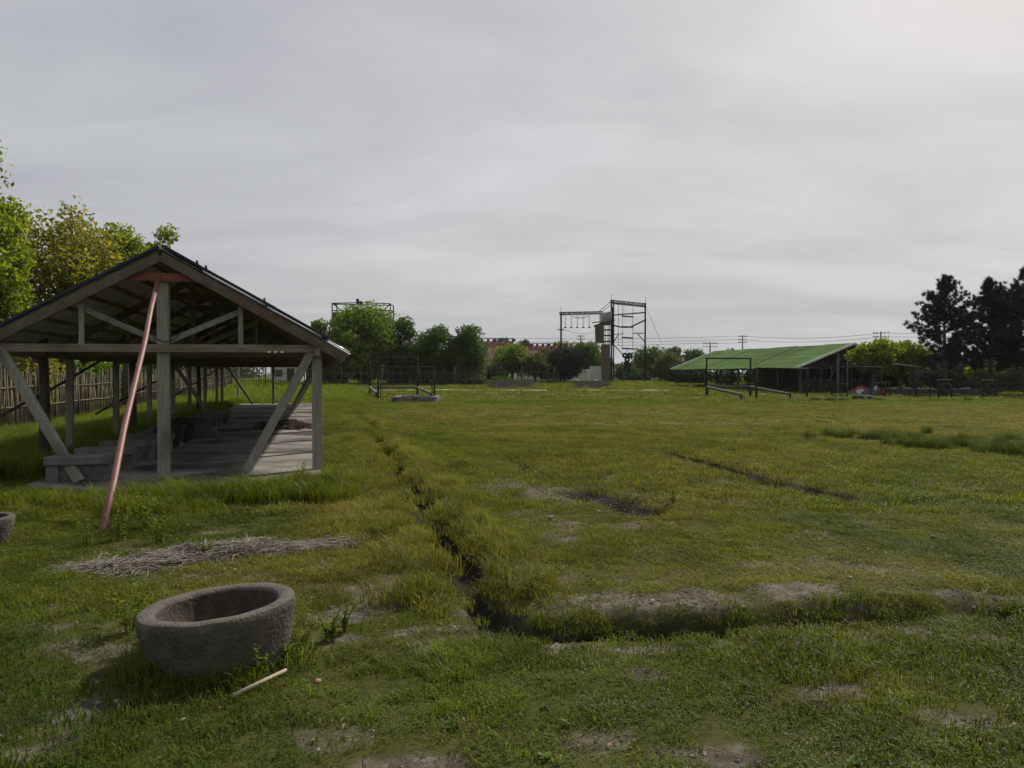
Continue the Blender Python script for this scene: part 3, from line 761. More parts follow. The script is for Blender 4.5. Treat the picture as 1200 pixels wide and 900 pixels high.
chips = [(1095, 632, .05, 0, 'pale stone chip alone on the right of the field'), (645, 611, .06, 1, 'grey clod on the worn lane beside the ditch'), (990, 512, .09, 0, 'small white scrap on the far right field'), (517, 533, .05, 2, 'white scrap on the lane right of the ditch'),
         (155, 874, .022, 3, 'orange brick chip in the grass at the bottom left'), (211, 850, .028, 1, 'pale stone chip below the stone bowl shadow'), (372, 803, .028, 3, 'tan brick chip right of the pale stick'), (714, 880, .02, 3, 'tan chip in the grass at the bottom centre'),
         (873, 722, .03, 3, 'dark red brick chip in the trench bank'), (996, 693, .035, 0, 'pale stone chip on the bank right of the bare patch'), (765, 719, .03, 0, 'pale stone chip on the bare trench bank'), (566, 599, .03, 2, 'white chip beside the ditch grass'),
         (1020, 646, .03, 1, 'flat pale chip on the right meadow'), (855, 635, .03, 2, 'flat pale chip on the middle meadow'), (888, 590, .04, 1, 'pale chip near the right rut'), (702, 605, .035, 2, 'pale chip left of the dark rut'), (990, 834, .016, 0, 'tiny pale chip at the bottom right'), (916, 782, .018, 2, 'tiny white chip below the trench')]
for (px, py, r, k, lab) in chips:
    Z = zpy(py); x = wx(px, Z)
    o = link('stone_chip', CH[k], None); r *= .72; o.location = (x, Z, g1(x, Z) + r * 0.35 + 0.01); o.scale = (r, r, r * .7); o.rotation_euler = (0.2, 0.1, px)
    tag(o, lab, 'stone chip', 'stone chips in the grass')

# ------------------------------------------------------------------ weeds standing near the camera
def weed_mesh(seed, h=0.3, nst=5, leaf=0.035, nl=16, yellow=True):
    rg = np.random.default_rng(seed); VV = []; FF = []; o = 0
    for s in range(nst):
        a = rg.uniform(0, 6.28); lean = rg.uniform(0.1, 0.5); hh = h * rg.uniform(.6, 1.1)
        pts = [np.array([0.02 * math.cos(a), 0.02 * math.sin(a), 0]) + np.array([lean * hh * q * q * math.cos(a), lean * hh * q * q * math.sin(a), hh * q]) for q in np.linspace(0, 1, 5)]
        V_, F_ = tube_np(pts, [.0035, .003, .0025, .002, .001], 4); VV.append(V_); FF.append(F_ + o); o += len(V_)
        for k in range(nl):
            q = rg.uniform(0.15, 1.0); i = min(3, int(q * 4)); p = pts[i] + (pts[i + 1] - pts[i]) * (q * 4 - i)
            b = rg.uniform(0, 6.28); L = leaf * rg.uniform(.6, 1.3) * (1.25 - 0.6 * q)
            d = np.array([math.cos(b), math.sin(b), rg.uniform(-.1, .7)]); d /= np.linalg.norm(d); sd_ = np.cross(d, [0, 0, 1]); sd_ /= np.linalg.norm(sd_)
            V_ = np.array([p, p + d * L * .5 + sd_ * L * .28, p + d * L, p + d * L * .5 - sd_ * L * .28]); VV.append(V_); FF.append(np.array([[0, 1, 2, 3]]) + o); o += 4
    return np_mesh('weed', np.concatenate(VV), np.concatenate(FF))
weeds = [(168, 772, .42, 'tall yellow-green weed at the left side of the stone bowl'), (150, 748, .34, 'yellow-tipped weed left of the stone bowl rim'), (300, 800, .20, 'small leafy weed in front of the stone bowl'), (332, 780, .20, 'leafy weed at the right foot of the stone bowl'),
         (352, 766, .22, 'leafy weed right of the stone bowl'), (140, 632, .50, 'yellow-green flowering weed right of the red pole foot'), (168, 620, .5, 'leafy weed between the red pole and the centre post'), (185, 634, .4, 'low leafy weed in front of the centre post'), (100, 640, .35, 'leafy weed left of the red pole foot'),
         (240, 655, .22, 'yellow weed growing in the vine heap'), (385, 752, .22, 'dark leafy weed between the bowl and the bare patch'), (400, 742, .22, 'leafy weed below the bare earth patch'), (395, 575, .5, 'pale leafy weed at the foot of the right shed post'), (350, 574, .5, 'leafy weed left of the right shed post'),
         (385, 568, .4, 'low pale weed just behind the right shed post foot'), (790, 592, .3, 'thin upright weed in the middle meadow')]
for i, (px, py, h, lab) in enumerate(weeds):
    Z = zpy(py); x = wx(px, Z)
    o = link('weed', weed_mesh(100 + i, h, 7, 0.03 + 0.035 * h, 22), M['weed']); o.location = (x, Z, g1(x, Z) - 0.01)
    tag(o, lab, 'weed', 'leafy weeds in the grass')

# ------------------------------------------------------------------ obstacle frames on the field
def frame(name, label, cat, xa, xb, Y, ztop, r, mat, group=None, Yb=None, rungs=(), sink=0.15):
    Yb = Y if Yb is None else Yb
    xm, ym = (xa + xb) / 2, (Y + Yb) / 2
    e = empty(name, label, cat, (xm, ym, 0), 0, group)
    za, zb = g1(xa, Y), g1(xb, Yb)
    for (x, yy, z0) in ((xa, Y, za), (xb, Yb, zb)):
        MB().tube([(x - xm, yy - ym, z0 - sink), (x - xm, yy - ym, ztop)], r, 8).build('post', mat, e)
    MB().tube([(xa - xm - r, Y - ym, ztop - r * .5), (xb - xm + r, Yb - ym, ztop - r * .5)], r * 0.85, 8).build('bar', mat, e)
    for zr in rungs:
        MB().tube([(xa - xm, Y - ym, za + zr), (xb - xm, Yb - ym, zb + zr)], r * 0.7, 7).build('rung', mat, e)
    return e
GB = 'bar frames of the obstacle course'
frame('pull_up_frame', 'taller green bar frame at the back, left of the field', 'bar frame', wx(433, 60), wx(489.5, 60), 60, wz(418.5, 60), 0.055, M['greenpipe'], GB)
e = frame('pull_up_frame', 'lower green bar frame with paired posts standing by the concrete ring', 'bar frame', wx(443, 50), wx(509, 50), 50, wz(430, 50), 0.055, M['greenpipe'], GB)
for px in (446.5, 506.5):
    MB().tube([(wx(px, 51) - e.location.x, 0.9, -0.1), (wx(px, 51) - e.location.x, 0.9, wz(430, 50) - .1)], 0.03, 7).build('stay_post', M['greenpipe'], e)
def beams(name, label, pts, group):
    """low balance beam: a plank on short posts through points (px, Z, py)"""
    W = [(wx(px, Z), Z, wz(py, Z)) for (px, Z, py) in pts]
    c = W[0]
    e = empty(name, label, 'balance beam', (c[0], c[1], 0), 0, group)
    for a, b in zip(W[:-1], W[1:]):
        MB().bar((a[0] - c[0], a[1] - c[1], a[2] + .02), (b[0] - c[0], b[1] - c[1], b[2] + .02), 0.16, 0.10).build('plank', M['greypipe'], e, 0.008)
        MB().bar((a[0] - c[0], a[1] - c[1], a[2] - .05), (b[0] - c[0], b[1] - c[1], b[2] - .05), 0.10, 0.06).build('under_rail', M['darkwood'], e)
    for w in W:
        MB().tube([(w[0] - c[0], w[1] - c[1], g1(w[0], w[1]) - .1), (w[0] - c[0], w[1] - c[1], w[2])], 0.07, 8).build('post', M['greenpipe'], e)
GBB = 'low balance beams'
beams('balance_beam', 'low bent balance beam between the two left bar frames', [(441, 53, 460.5), (433.5, 59.5, 454), (489, 59.5, 454), (505, 53, 461)], GBB)
# concrete ring kerb
e = empty('concrete_kerb_ring', 'low concrete kerb ring by the left bar frames', 'concrete ring', (wx(488, 46), 46, 0))
for (cx, cy, sx, sy) in ((0, -1.3, 2.4, 0.22), (0, 1.3, 2.4, 0.22), (-1.15, 0, 0.22, 2.38), (1.15, 0, 0.22, 2.38)):
    MB().box((cx, cy, 0.10), (sx, sy, 0.40), jit=0.02).build('kerb', M['conc'], e, 0.02)
frame('pull_up_frame', 'tall dark bar frame in front of the green roofed shed', 'bar frame', wx(828, 57), wx(879.5, 57), 57, wz(419.5, 57), 0.065, M['greenpipe'], GB)
beams('balance_beam', 'low balance beam running right from the tall dark bar frame', [(828, 56.7, 453), (879, 56.7, 453), (926, 51, 462)], GBB)
beams('balance_beam', 'sloping balance beam running towards the camera under the tall dark frame', [(829, 56.2, 453.6), (869, 48.5, 462.5)], GBB)
frame('pull_up_frame', 'long low dark bar frame right of the tall frame', 'bar frame', wx(886.5, 50), wx(946, 53), 50, wz(431, 50), 0.065, M['greenpipe'], GB, Yb=53)
frame('pull_up_frame', 'low bar frame continuing towards the red tarpaulin heap', 'bar frame', wx(974, 55), wx(1033, 58), 55, wz(429.5, 55), 0.05, M['darkpipe'], GB, Yb=58)
frame('low_hurdle', 'narrow pipe hurdle beside the thin tall pole', 'hurdle', wx(974, 54.5), wx(991, 54.5), 54.3, 0.9, 0.045, M['greenpipe'], 'pipe hurdles', rungs=(0.1,))
frame('low_hurdle', 'pipe hurdle in front of the red tarpaulin heap', 'hurdle', wx(1020.5, 53), wx(1037, 53), 53, 0.98, 0.05, M['greenpipe'], 'pipe hurdles', rungs=(0.2,))
frame('low_hurdle', 'pipe hurdle just behind the front hurdle right of the red heap', 'hurdle', wx(1029, 56.5), wx(1042.5, 56.5), 56.5, 1.05, 0.045, M['greenpipe'], 'pipe hurdles', rungs=(0.25,))
frame('low_hurdle', 'pipe hurdle left of the first tyre target', 'hurdle', wx(1073, 54), wx(1090, 54), 54, 1.1, 0.045, M['greenpipe'], 'pipe hurdles', rungs=(0.15,))
xx = wx(993, 56); tag(MB().tube([(xx, 56, g1(xx, 56) - .2), (xx + .02, 56, wz(411, 56))], [0.05, 0.035], 8).build('thin_pole', M['greypipe']), 'thin tall pole standing in front of the dark shed gable', 'pole')
e = empty('sloped_bar', 'tall post with a pale sloping rail on top, under the pines', 'bar frame', (wx(1073.5, 55), 55, 0))
MB().tube([(0, 0, -0.1), (0, 0, wz(430, 55))], 0.06, 8).build('post', M['darkpipe'], e)
MB().tube([(-0.9, 1.5, wz(426, 55)), (0.25, -0.2, wz(430.5, 55))], 0.05, 8).build('rail', M['greypipe'], e)
# tyre targets: square frame, roofed plank, tyre hung inside
for (px, lab) in ((1107.5, 'first tyre target, a black tyre in a green frame below the nearest pine'), (1159.5, 'second tyre target, nearest the right edge of the photo')):
    Z = 51.0 if px < 1130 else 52.5
    x = wx(px, Z); z0 = g1(x, Z)
    e = empty('tyre_target', lab, 'tyre target', (x, Z, z0), 0, 'tyre targets at the field edge')
    for s in (-1, 1):
        MB().bar((s * 0.42, 0, -0.1), (s * 0.42, 0, 1.17), 0.09, 0.09, (0, 1, 0)).build('post', M['greenpipe'], e)
    MB().box((0, 0, 1.21), (0.98, 0.3, 0.06)).build('top_plank', M['greypipe'], e)
    MB().bar((-0.42, 0, 0.22), (0.42, 0, 0.22), 0.07, 0.07).build('cross_bar', M['greenpipe'], e)
    o = link('tyre', TYF, None, e); o.location = (0, 0, 0.70); o.rotation_euler = (R(90), 0, 0); o.scale = (1.32, 1.32, 1.5)
    MB().lathe([(0.001, 0.0), (0.17, 0.0)], 20, Matrix.Rotation(R(90), 4, 'X') @ Matrix.Translation((0, 0, 0))).build('target_disc', M['greypipe'] if px > 1130 else M['darkcloth'], e).location = (0, 0.03, 0.70)

# red and white tarpaulin heap by the shed, dark log in the grass
e = empty('tarpaulin_heap', 'heap of red and white tarpaulins lying beside the dark shed gable', 'tarpaulin heap', (wx(1010, 60), 60, g1(wx(1010, 60), 60)))
for (nm, dx_, dy_, dz_, rx, ry, h, m_, sd_) in (('red_sheet', 0.1, 0.3, 0, 1.0, 0.7, 0.62, 'redcloth', 3), ('white_sheet', -0.15, -0.15, 0, 0.6, 0.45, 0.44, 'whitecloth', 4), ('dark_sheet', 0.45, -0.45, 0, 0.9, 0.4, 0.48, 'darkcloth', 5), ('dark_sheet', -0.9, -0.2, 0, 0.8, 0.4, 0.28, 'darkcloth', 6), ('red_sheet', 1.35, -0.1, 0, 0.45, 0.4, 0.55, 'redcloth', 7), ('white_sheet', 1.15, 0.1, 0, 0.35, 0.35, 0.7, 'whitecloth', 8)):
    o = link(nm, heap_mesh(nm, rx, ry, h, sd_, 0.25), M[m_], e); o.location = (dx_, dy_, dz_)
xx = wx(1012.5, 48); e = MB().tube([(xx - .65, 48, 0.13), (xx, 48.05, 0.16), (xx + .62, 48, 0.13)], [0.15, 0.17, 0.14], 12).build('log', M['darkwood'])
tag(e, 'dark log lying in the grass in front of the pipe hurdles', 'log')
# row of whitewashed stones under the pines
random.seed(5)
for i, px in enumerate((1044, 1050, 1063, 1068, 1074, 1086, 1094, 1121, 1124, 1127, 1138)):
    Z = 60.5; x = wx(px, Z)
    o = link('white_stone', CH[i % 3], None); r = random.uniform(.13, .24); o.location = (x, Z + random.uniform(-.6, .6), wz(449.5, Z) - 0.15 + random.uniform(-.08, .08)); o.scale = (r * 1.2, r, r); o.rotation_euler = (0, 0, i)
    o.location.z = g1(x, o.location.y) + r * 0.4 + 0.35
    tag(o, ['white stone at the left end of the bank under the pines', 'second white stone from the left end of the bank', 'third white stone from the left end of the bank', 'fourth white stone from the left, left of the sloped rail post', 'fifth white stone from the left, at the sloped rail post', 'sixth white stone from the left, just left of the first tyre target', 'seventh white stone, nearest the first tyre target on its left', 'white stone just right of the first tyre target', 'middle one of three white stones right of the first tyre target', 'rightmost of three white stones right of the first tyre target', 'white stone at the right end of the bank'][i], 'stone', 'white stones beneath the pines')
xb0, xb1 = wx(1040, 60.5) - .3, wx(1140, 60.5) + .4
tag(MB().box(((xb0 + xb1) / 2, 60.6, 0.17), (xb1 - xb0, 1.6, 0.56), jit=0.05).build('stone_bank', M['darkwood'], None, 0.1), 'low dark earth bank under the pines carrying white stones', 'bank')

# low block walls at the far end of the field
def low_wall(label, pxa, pxb, Z):
    xa, xb = wx(pxa, Z), wx(pxb, Z); xm = (xa + xb) / 2; z0 = g1(xm, Z)
    e = empty('low_block_wall', label, 'low wall', (xm, Z, z0), 0, 'low block walls')
    blk = MB().box((0, 0, 0), (0.68, 0.28, 0.145)).mesh('block'); blk.materials.append(M['cement'])
    nb = int((xb - xa) / 0.7)
    for r in range(-1, 4):
        for i in range(nb):
            o = link('block', blk, None, e)
            o.location = (-(nb - 1) / 2 * 0.7 + i * 0.7 + (0.17 if r % 2 else -0.17), random.uniform(-.02, .02), 0.24 + r * 0.157); o.rotation_euler = (0, 0, random.uniform(-.02, .02))
low_wall('low grey block wall in front of the far trees, left one', 573, 624.5, 76.5)
low_wall('low grey block wall in front of the brown climbing tower', 668, 718.5, 76.5)

# ------------------------------------------------------------------ high ropes course
ZR = 100.0
e = empty('ropes_course', 'tall high ropes course of dark steel posts with hanging steps and wires', 'ropes course', (wx(706, ZR), ZR, g1(wx(706, ZR), ZR)))
ex, ez = e.location.x, e.location.z
def rp(px, py, dy=0.0): return (wx(px, ZR + dy) - ex, dy, wz(py, ZR + dy) - ez)
def gp(px, dy=0.0): return (wx(px, ZR + dy) - ex, dy, -0.1)
rope = e
def T(name, pts, r, mat='darkpipe', n=6): return MB().tube(pts, r, n).build(name, M[mat], rope)
for (px, top, dy, r) in ((657.3, 366, 0, .11), (716.5, 352, 0, .12), (756, 355, 0, .11), (707, 366, 3.0, .08), (719, 353, 2.2, .09), (658, 367, 2.0, .06), (755.5, 357, 2.5, .06)):
    T('post', [gp(px, dy), rp(px, top, dy)], r)
for px, top in ((657.3, 360), (716.5, 345), (756, 348)): T('lightning_rod', [rp(px, top + 8), rp(px, top)], 0.025)
def truss(a, b, h=0.28, nseg=10, r=0.05):
    A_, B_ = Vector(a), Vector(b); up = Vector((0, 0, h)); mb = MB()
    for k in range(nseg):
        p, q = A_.lerp(B_, k / nseg), A_.lerp(B_, (k + 1) / nseg)
        mb.tube([p + (up if k % 2 else Vector((0, 0, 0))), q + (Vector((0, 0, 0)) if k % 2 else up)], r * .5, 5)
    mb.tube([A_, B_], r, 6); mb.tube([A_ + up, B_ + up], r * .8, 6)
    return mb.build('truss', M['darkpipe'], rope)
truss(rp(655, 368.5), rp(706, 367.5), 0.25, 16, .07); truss(rp(657, 369, 2.2), rp(707, 368, 2.6), 0.25, 16)
truss(rp(715, 354.5), rp(757, 359), 0.3, 14, .08); truss(rp(717, 356, 2.3), rp(755, 360, 2.3), 0.3, 14)
T('rail', [rp(717, 369.5), rp(757, 366.2)], .09)
T('rope_bridge', [rp(717, 381), rp(728, 383.5), rp(738, 383.5), rp(747, 379.5), rp(757, 374.5)], .10)
for py in (371, 383.2, 395.8, 408.6): T('hanging_log', [rp(728.5, py - .4, .6), rp(742, py + .4, .6)], .10)
for px, y0, y1 in ((729, 357, 408), (741.5, 358, 408), (724.5, 355, 405), (731, 356, 371)): T('hanging_rope', [rp(px, y0, .6), rp(px, y1, .6)], .028)
for px in (662, 669, 676, 683, 690):
    T('hanging_rope', [rp(px, 369, .5), rp(px, 383.5, .5)], .02); T('hanging_rope', [rp(px + 1.4, 369, .5), rp(px + .6, 383.5, .5)], .018)
    MB().box(rp(px + .4, 383.8, .5), (0.34, 0.5, 0.10)).build('hanging_step', M['darkpipe'], rope)
T('safety_wire', [rp(671, 371), rp(676, 372.6), rp(682, 372.6), rp(690, 370.5)], .035)
T('safety_wire', [rp(657, 385), rp(672, 390), rp(690, 391), rp(705, 385)], .02)
T('platform_arm', [rp(653.5, 386.5), rp(661.5, 386.5)], .07); T('platform_arm', [rp(717, 392), rp(731, 391.2)], .05); T('platform_arm', [rp(741, 390.6), rp(756, 390.4)], .06)
T('knee_brace', [rp(719, 401), rp(724.5, 392)], .06); T('knee_brace', [rp(747, 391), rp(756, 401)], .06); T('knee_brace', [rp(719, 404), rp(729.5, 415)], .06)
T('guy_wire', [rp(702, 365), rp(716, 353)], .04); T('guy_wire', [rp(705, 366), rp(717, 356.5)], .03); T('guy_wire', [rp(756, 357), rp(775, 402)], .018); T('guy_wire', [rp(756, 410), rp(742, 428)], .04)
# tower: climbing boards, sheet metal box, stair platforms
MB().bar(rp(710, 449, -.2), rp(709.5, 403.5, -.2), 1.1, 0.25, (0, 1, 0)).build('climbing_board', M['brownboard'], rope)
MB().bar(rp(702.2, 402.5, -.3), rp(701.6, 381, -.3), 0.98, 0.25, (0, 1, 0)).build('climbing_board', M['brownboard'], rope)
MB().bar(rp(701.5, 381.5, -.3), rp(700.8, 379.5, -.3), 1.2, 0.3, (0, 1, 0)).build('board_cap', M['brownboard'], rope)
V = [rp(704.8, 367, -.4), rp(716.6, 364.8, -.4), rp(716.6, 378.5, -.4), rp(704.8, 381.5, -.4)]
V += [(x, y + 2.4, z) for x, y, z in V]
MB().add(V, [(0, 1, 2, 3), (7, 6, 5, 4), (0, 4, 5, 1), (1, 5, 6, 2), (2, 6, 7, 3), (3, 7, 4, 0)]).build('sheet_metal_box', M['galv'], rope)
for k in range(9):
    px = 705.3 + k * 1.35
    T('box_rib', [rp(px, 366.9 - k * .25, -.46), rp(px, 381.2 - k * .33, -.46)], .035, 'galv')
MB().bar(rp(694, 378.2), rp(706, 377), 0.9, 0.08).build('platform', M['greypipe'], rope); MB().bar(rp(704, 379.5), rp(720, 375.5), 1.6, 0.10).build('platform', M['darkwood'], rope)
for py in (380.5, 386.8, 393.3, 400.2): MB().bar(rp(706.5, py), rp(717, py - .2), 1.4, 0.12).build('stair_platform', M['darkwood'], rope)
for px in (709, 712.5, 714.5): T('tower_post', [gp(px, 1.0), rp(px, 380, 1.0)], .05)
T('tower_post', [rp(717.6, 405, -.1), rp(718.4, 360, -.1)], .10)
for (px, py) in ((732.2, 416.5), (737.8, 416.5), (735, 421.5), (734, 426), (736.5, 427.5), (733.5, 431.5), (736.5, 433)):
    o = link('tyre', TYF, None, rope); o.location = rp(px, py, .3); o.rotation_euler = (R(90), 0, 0); o.scale = (1.1, 1.1, 2.2)
T('hanging_rope', [rp(735, 408, .3), rp(735, 414, .3)], .03)
MB().bar(rp(729, 431), rp(733, 446), .3, .08).build('ramp_plank', M['greypipe'], rope); MB().bar(rp(743, 432), rp(755, 446), .25, .08).build('ramp_plank', M['greypipe'], rope)

# steel frame tower rising behind the left far trees
ZT = 112.0
e = empty('steel_tower', 'dark steel frame tower showing above the large round tree', 'tower', (wx(423, ZT), ZT, g1(0, ZT)))
xt, zt = e.location.x, e.location.z
def tpnt(px, py, dy=0.): return (wx(px, ZT) - xt, dy, wz(py, ZT) - zt)
for px in (389.5, 457.5):
    for dy in (0, 3.0):
        MB().tube([(wx(px, ZT) - xt, dy, -.1), tpnt(px, 355.5 if px < 400 else 356.5, dy)], .09, 6).build('post', M['darkpipe'], e)
for a, b in (((389.5, 355.5, 0), (418, 352.5, 3)), ((418, 352.5, 3), (457.5, 356, 0)), ((389.5, 356.5, 0), (418, 356.8, 0)), ((418, 356.8, 0), (457.5, 358, 0)), ((389.5, 355.5, 0), (403, 366, 0)), ((457.5, 356, 0), (448, 366, 0)), ((389.5, 364, 0), (457.5, 364, 0)), ((389.5, 355.5, 0), (389.5, 355.5, 3)), ((457.5, 356.5, 0), (457.5, 356.5, 3))):
    MB().tube([tpnt(*a), tpnt(*b)], .075, 6).build('beam', M['darkpipe'], e)
MB().box(tpnt(396, 371, 1.5), (1.6, 2.8, 1.2)).build('deck', M['darkpipe'], e)
MB().tube([tpnt(418, 356, 1), tpnt(417.6, 349.5, 1)], .22, 8).build('lamp_post', M['darkpipe'], e); MB().box(tpnt(421, 354.5, 1), (0.5, 0.5, 0.5)).build('lamp_box', M['darkpipe'], e)

# ------------------------------------------------------------------ maroon-roofed houses behind the trees
def house(label, pxa, pxb, Z, yridge, yeave, depth=8.0):
    xa, xb = wx(pxa, Z), wx(pxb, Z); xm = (xa + xb) / 2; W = xb - xa; z0 = g1(xm, Z)
    zr, ze = wz(yridge, Z + depth / 2) - z0, wz(yeave, Z) - z0
    e = empty('house', label, 'house', (xm, Z, z0), 0, 'maroon roofed houses')
    MB().box((0, depth / 2, ze / 2), (W - .6, depth - .8, ze)).build('wall', M['plaster'], e)
    V = [(-W / 2, -0.3, ze - .1), (W / 2, -0.3, ze - .1), (W / 2, depth / 2, zr), (-W / 2, depth / 2, zr), (-W / 2, depth + .3, ze - .1), (W / 2, depth + .3, ze - .1)]
    V += [(x, y, z - .18) for x, y, z in V]
    r = MB().add(V, [(0, 1, 2, 3), (3, 2, 5, 4), (0, 6, 7, 1), (6, 9, 8, 7), (9, 10, 11, 8), (0, 3, 9, 6), (3, 4, 10, 9), (1, 7, 8, 2), (2, 8, 11, 5), (4, 5, 11, 10)]).build('roof', M['redroof'], e)
    # pierced ridge crest
    MB().bar((-W / 2, depth / 2, zr + .42), (W / 2, depth / 2, zr + .42), 0.2, 0.12).build('ridge_crest', M['redroof'], r)
    nn = max(4, int(W / 0.95))
    for k in range(nn + 1):
        MB().box((-W / 2 + W * k / nn, depth / 2, zr + .17), (0.42 if k % 3 else .7, 0.18, 0.42)).build('crest_block', M['redroof'], r)
    for k in range(int(W / 3.2)):
        x = -W / 2 + 1.8 + k * 3.2
        w = MB().box((x, 0.385, ze * .5), (1.3, .08, 1.3)).build('window', M['whitetrim'], e)
        MB().box((x, 0.33, ze * .5), (1.1, .05, 1.1)).build('pane', M['glass'], w)
house('house with maroon roof and higher ridge at the left behind the far trees', 556, 602, 132, 399.8, 421)
house('long house with maroon roof behind the dark round bush', 603, 692, 136, 405.5, 424)
xx = wx(696, 120); e = empty('garden_wall', 'pale wall piece seen between the bush and the brown climbing tower', 'wall', (xx, 112, g1(xx, 112)))
for (a, h) in ((-2.2, 1.7), (-0.6, 2.1), (1.1, 2.3), (2.6, 1.9)): MB().box((a, random.uniform(-.4, .4), h / 2), (1.65, .2, h)).build('wall_panel', M['plaster'] if h < 2.2 else M['cement'], e)
for px, r, lab in ((677, .38, 'white sack on the grass left of the climbing tower'), (697.5, .42, 'white dome-shaped sack beside the climbing tower')):
    o = link('white_sack', heap_mesh('white_sack', r * 1.2, r, r, 31, .15, sq=2.6), M['whitecloth']); x = wx(px, 97); o.location = (x, 97, g1(x, 97) + .25)
    o.location.z = g1(x, 97); tag(o, lab, 'sack')

# ------------------------------------------------------------------ green-roofed shed on the right
ZG = 64.0
gxo, gyo = wx(998, ZG), ZG
g0 = g1(gxo, gyo)
gsh = empty('green_roofed_shed', 'long dark open shed under a bright green sheet roof on the right', 'shed', (gxo, gyo, g0), A)
GW, GL = 5.15, 22.5
gap, geav = wz(403.0, ZG) - g0, wz(431.0, ZG - 1.2) - g0
gsl = (gap - geav) / GW
nrow, ncol = 5, 12
for s in (-1, 1):
    for r in range(nrow):
        for c in range(ncol):
            a, b = GW * r / nrow, GW * (r + 1) / nrow + 0.08
            v0, v1 = -.3 + c * (GL + .6) / ncol, -.3 + (c + 1) * (GL + .6) / ncol - 0.02
            k = 0.012 * (nrow - r)
            zz_ = lambda q: gap - gsl * q + k + 0.05 * math.sin(c * 1.7 + 0.6) * 0.5
            V = [(s * a, v0, zz_(a)), (s * b, v0, zz_(b)), (s * b, v1, zz_(b)), (s * a, v1, zz_(a))]
            V += [(x, y, z - .025) for x, y, z in V]
            MB().add(V, [(0, 1, 2, 3), (7, 6, 5, 4), (0, 4, 5, 1), (1, 5, 6, 2), (2, 6, 7, 3), (3, 7, 4, 0)]).build('roof_sheet', M['greenroof'], gsh)
    MB().bar((0, -.34, gap + .02), (s * (GW + .05), -.34, geav + .02), .08, .16).build('verge_trim', M['whitetrim'], gsh)
    MB().bar((0, GL + .36, gap + .04), (s * (GW + .05), GL + .36, geav + .04), .08, .12).build('verge_trim', M['whitetrim'], gsh)
    for v in np.arange(0, GL + .1, GL / 7):
        MB().bar((s * (GW - .5), v, -.2), (s * (GW - .5), v, geav + gsl * .5 - .12), .14, .14, (0, 1, 0)).build('post', M['darkwood'], gsh)
        MB().bar((0, v, gap - .12), (s * GW, v, geav - .12), .08, .12).build('rafter', M['darkwood'], gsh)
    MB().bar((s * (GW - .5), -.3, geav + gsl * .5 - .16), (s * (GW - .5), GL + .3, geav + gsl * .5 - .16), .1, .12).build('eave_beam', M['darkwood'], gsh)
for v in np.arange(0, GL + .1, GL / 7):
    MB().bar((-GW + .3, v, geav), (GW - .3, v, geav), .08, .12).build('tie_beam', M['darkwood'], gsh)
    MB().bar((0, v, -.2), (0, v, gap - .15), .13, .13, (0, 1, 0)).build('post', M['darkwood'], gsh)
# gable infill: dark vertical boards set back, low screen of sticks
for k in range(34):
    u = -GW + .75 + k * 0.28
    if abs(u) > GW - .6: continue
    h = gap - gsl * abs(u) - .16
    MB().bar((u, .5, geav - .05 if k % 7 else .0), (u, .5, h), .268, .03, (0, 1, 0)).build('gable_board', M['darkwood'], gsh)
for v in np.arange(1, GL, 0.55):
    MB().bar((GW - .6, v, -.1), (GW - .6, v, geav + .1), .52, .04, (1, 0, 0)).build('back_board', M['darkwood'], gsh)
for k in range(40):
    u = -GW + .6 + k * 0.25; 
    MB().tube([(u, .15 + random.uniform(-.1, .1), -.1), (u + random.uniform(-.06, .06), .15, random.uniform(.9, 1.5))], .03, 5).build('screen_stick', M['bamboo'] if k % 5 == 0 else M['bark'], gsh)
MB().tube([(-GW + .6, .1, 1.0), (GW - .5, .1, 1.05)], .035, 6).build('screen_rail', M['bark'], gsh)
MB().tube([(-2.6, .0, .1), (-0.9, .0, gap - 1.0)], .06, 6).build('leaning_stake', M['bark'], gsh); MB().tube([(-1.3, -.05, -.1), (-1.32, -.05, gap - .7)], .11, 8).build('post', M['post'], gsh)
xx, yy = wx(851, 74), 74.0
e = empty('work_table', 'dark work table under the green roof', 'table', (xx, yy, g1(xx, yy)))
MB().box((0, 0, .92), (1.25, .7, .08)).build('table_top', M['greypipe'], e)
for sx in (-.55, .55):
    for sy in (-.28, .28): MB().box((sx, sy, .44), (.1, .1, .88)).build('leg', M['darkwood'], e)
MB().box((.2, 0, .5), (.6, .5, .6)).build('drawer_box', M['darkwood'], e)
xx = wx(800, 84); o = link('brick_heap', heap_mesh('brick_heap', .45, .4, .35, 44, .3), M['brickchip']); o.location = (xx, 80, g1(xx, 80)); tag(o, 'small orange brick heap in the grass below the green roof corner', 'brick heap')

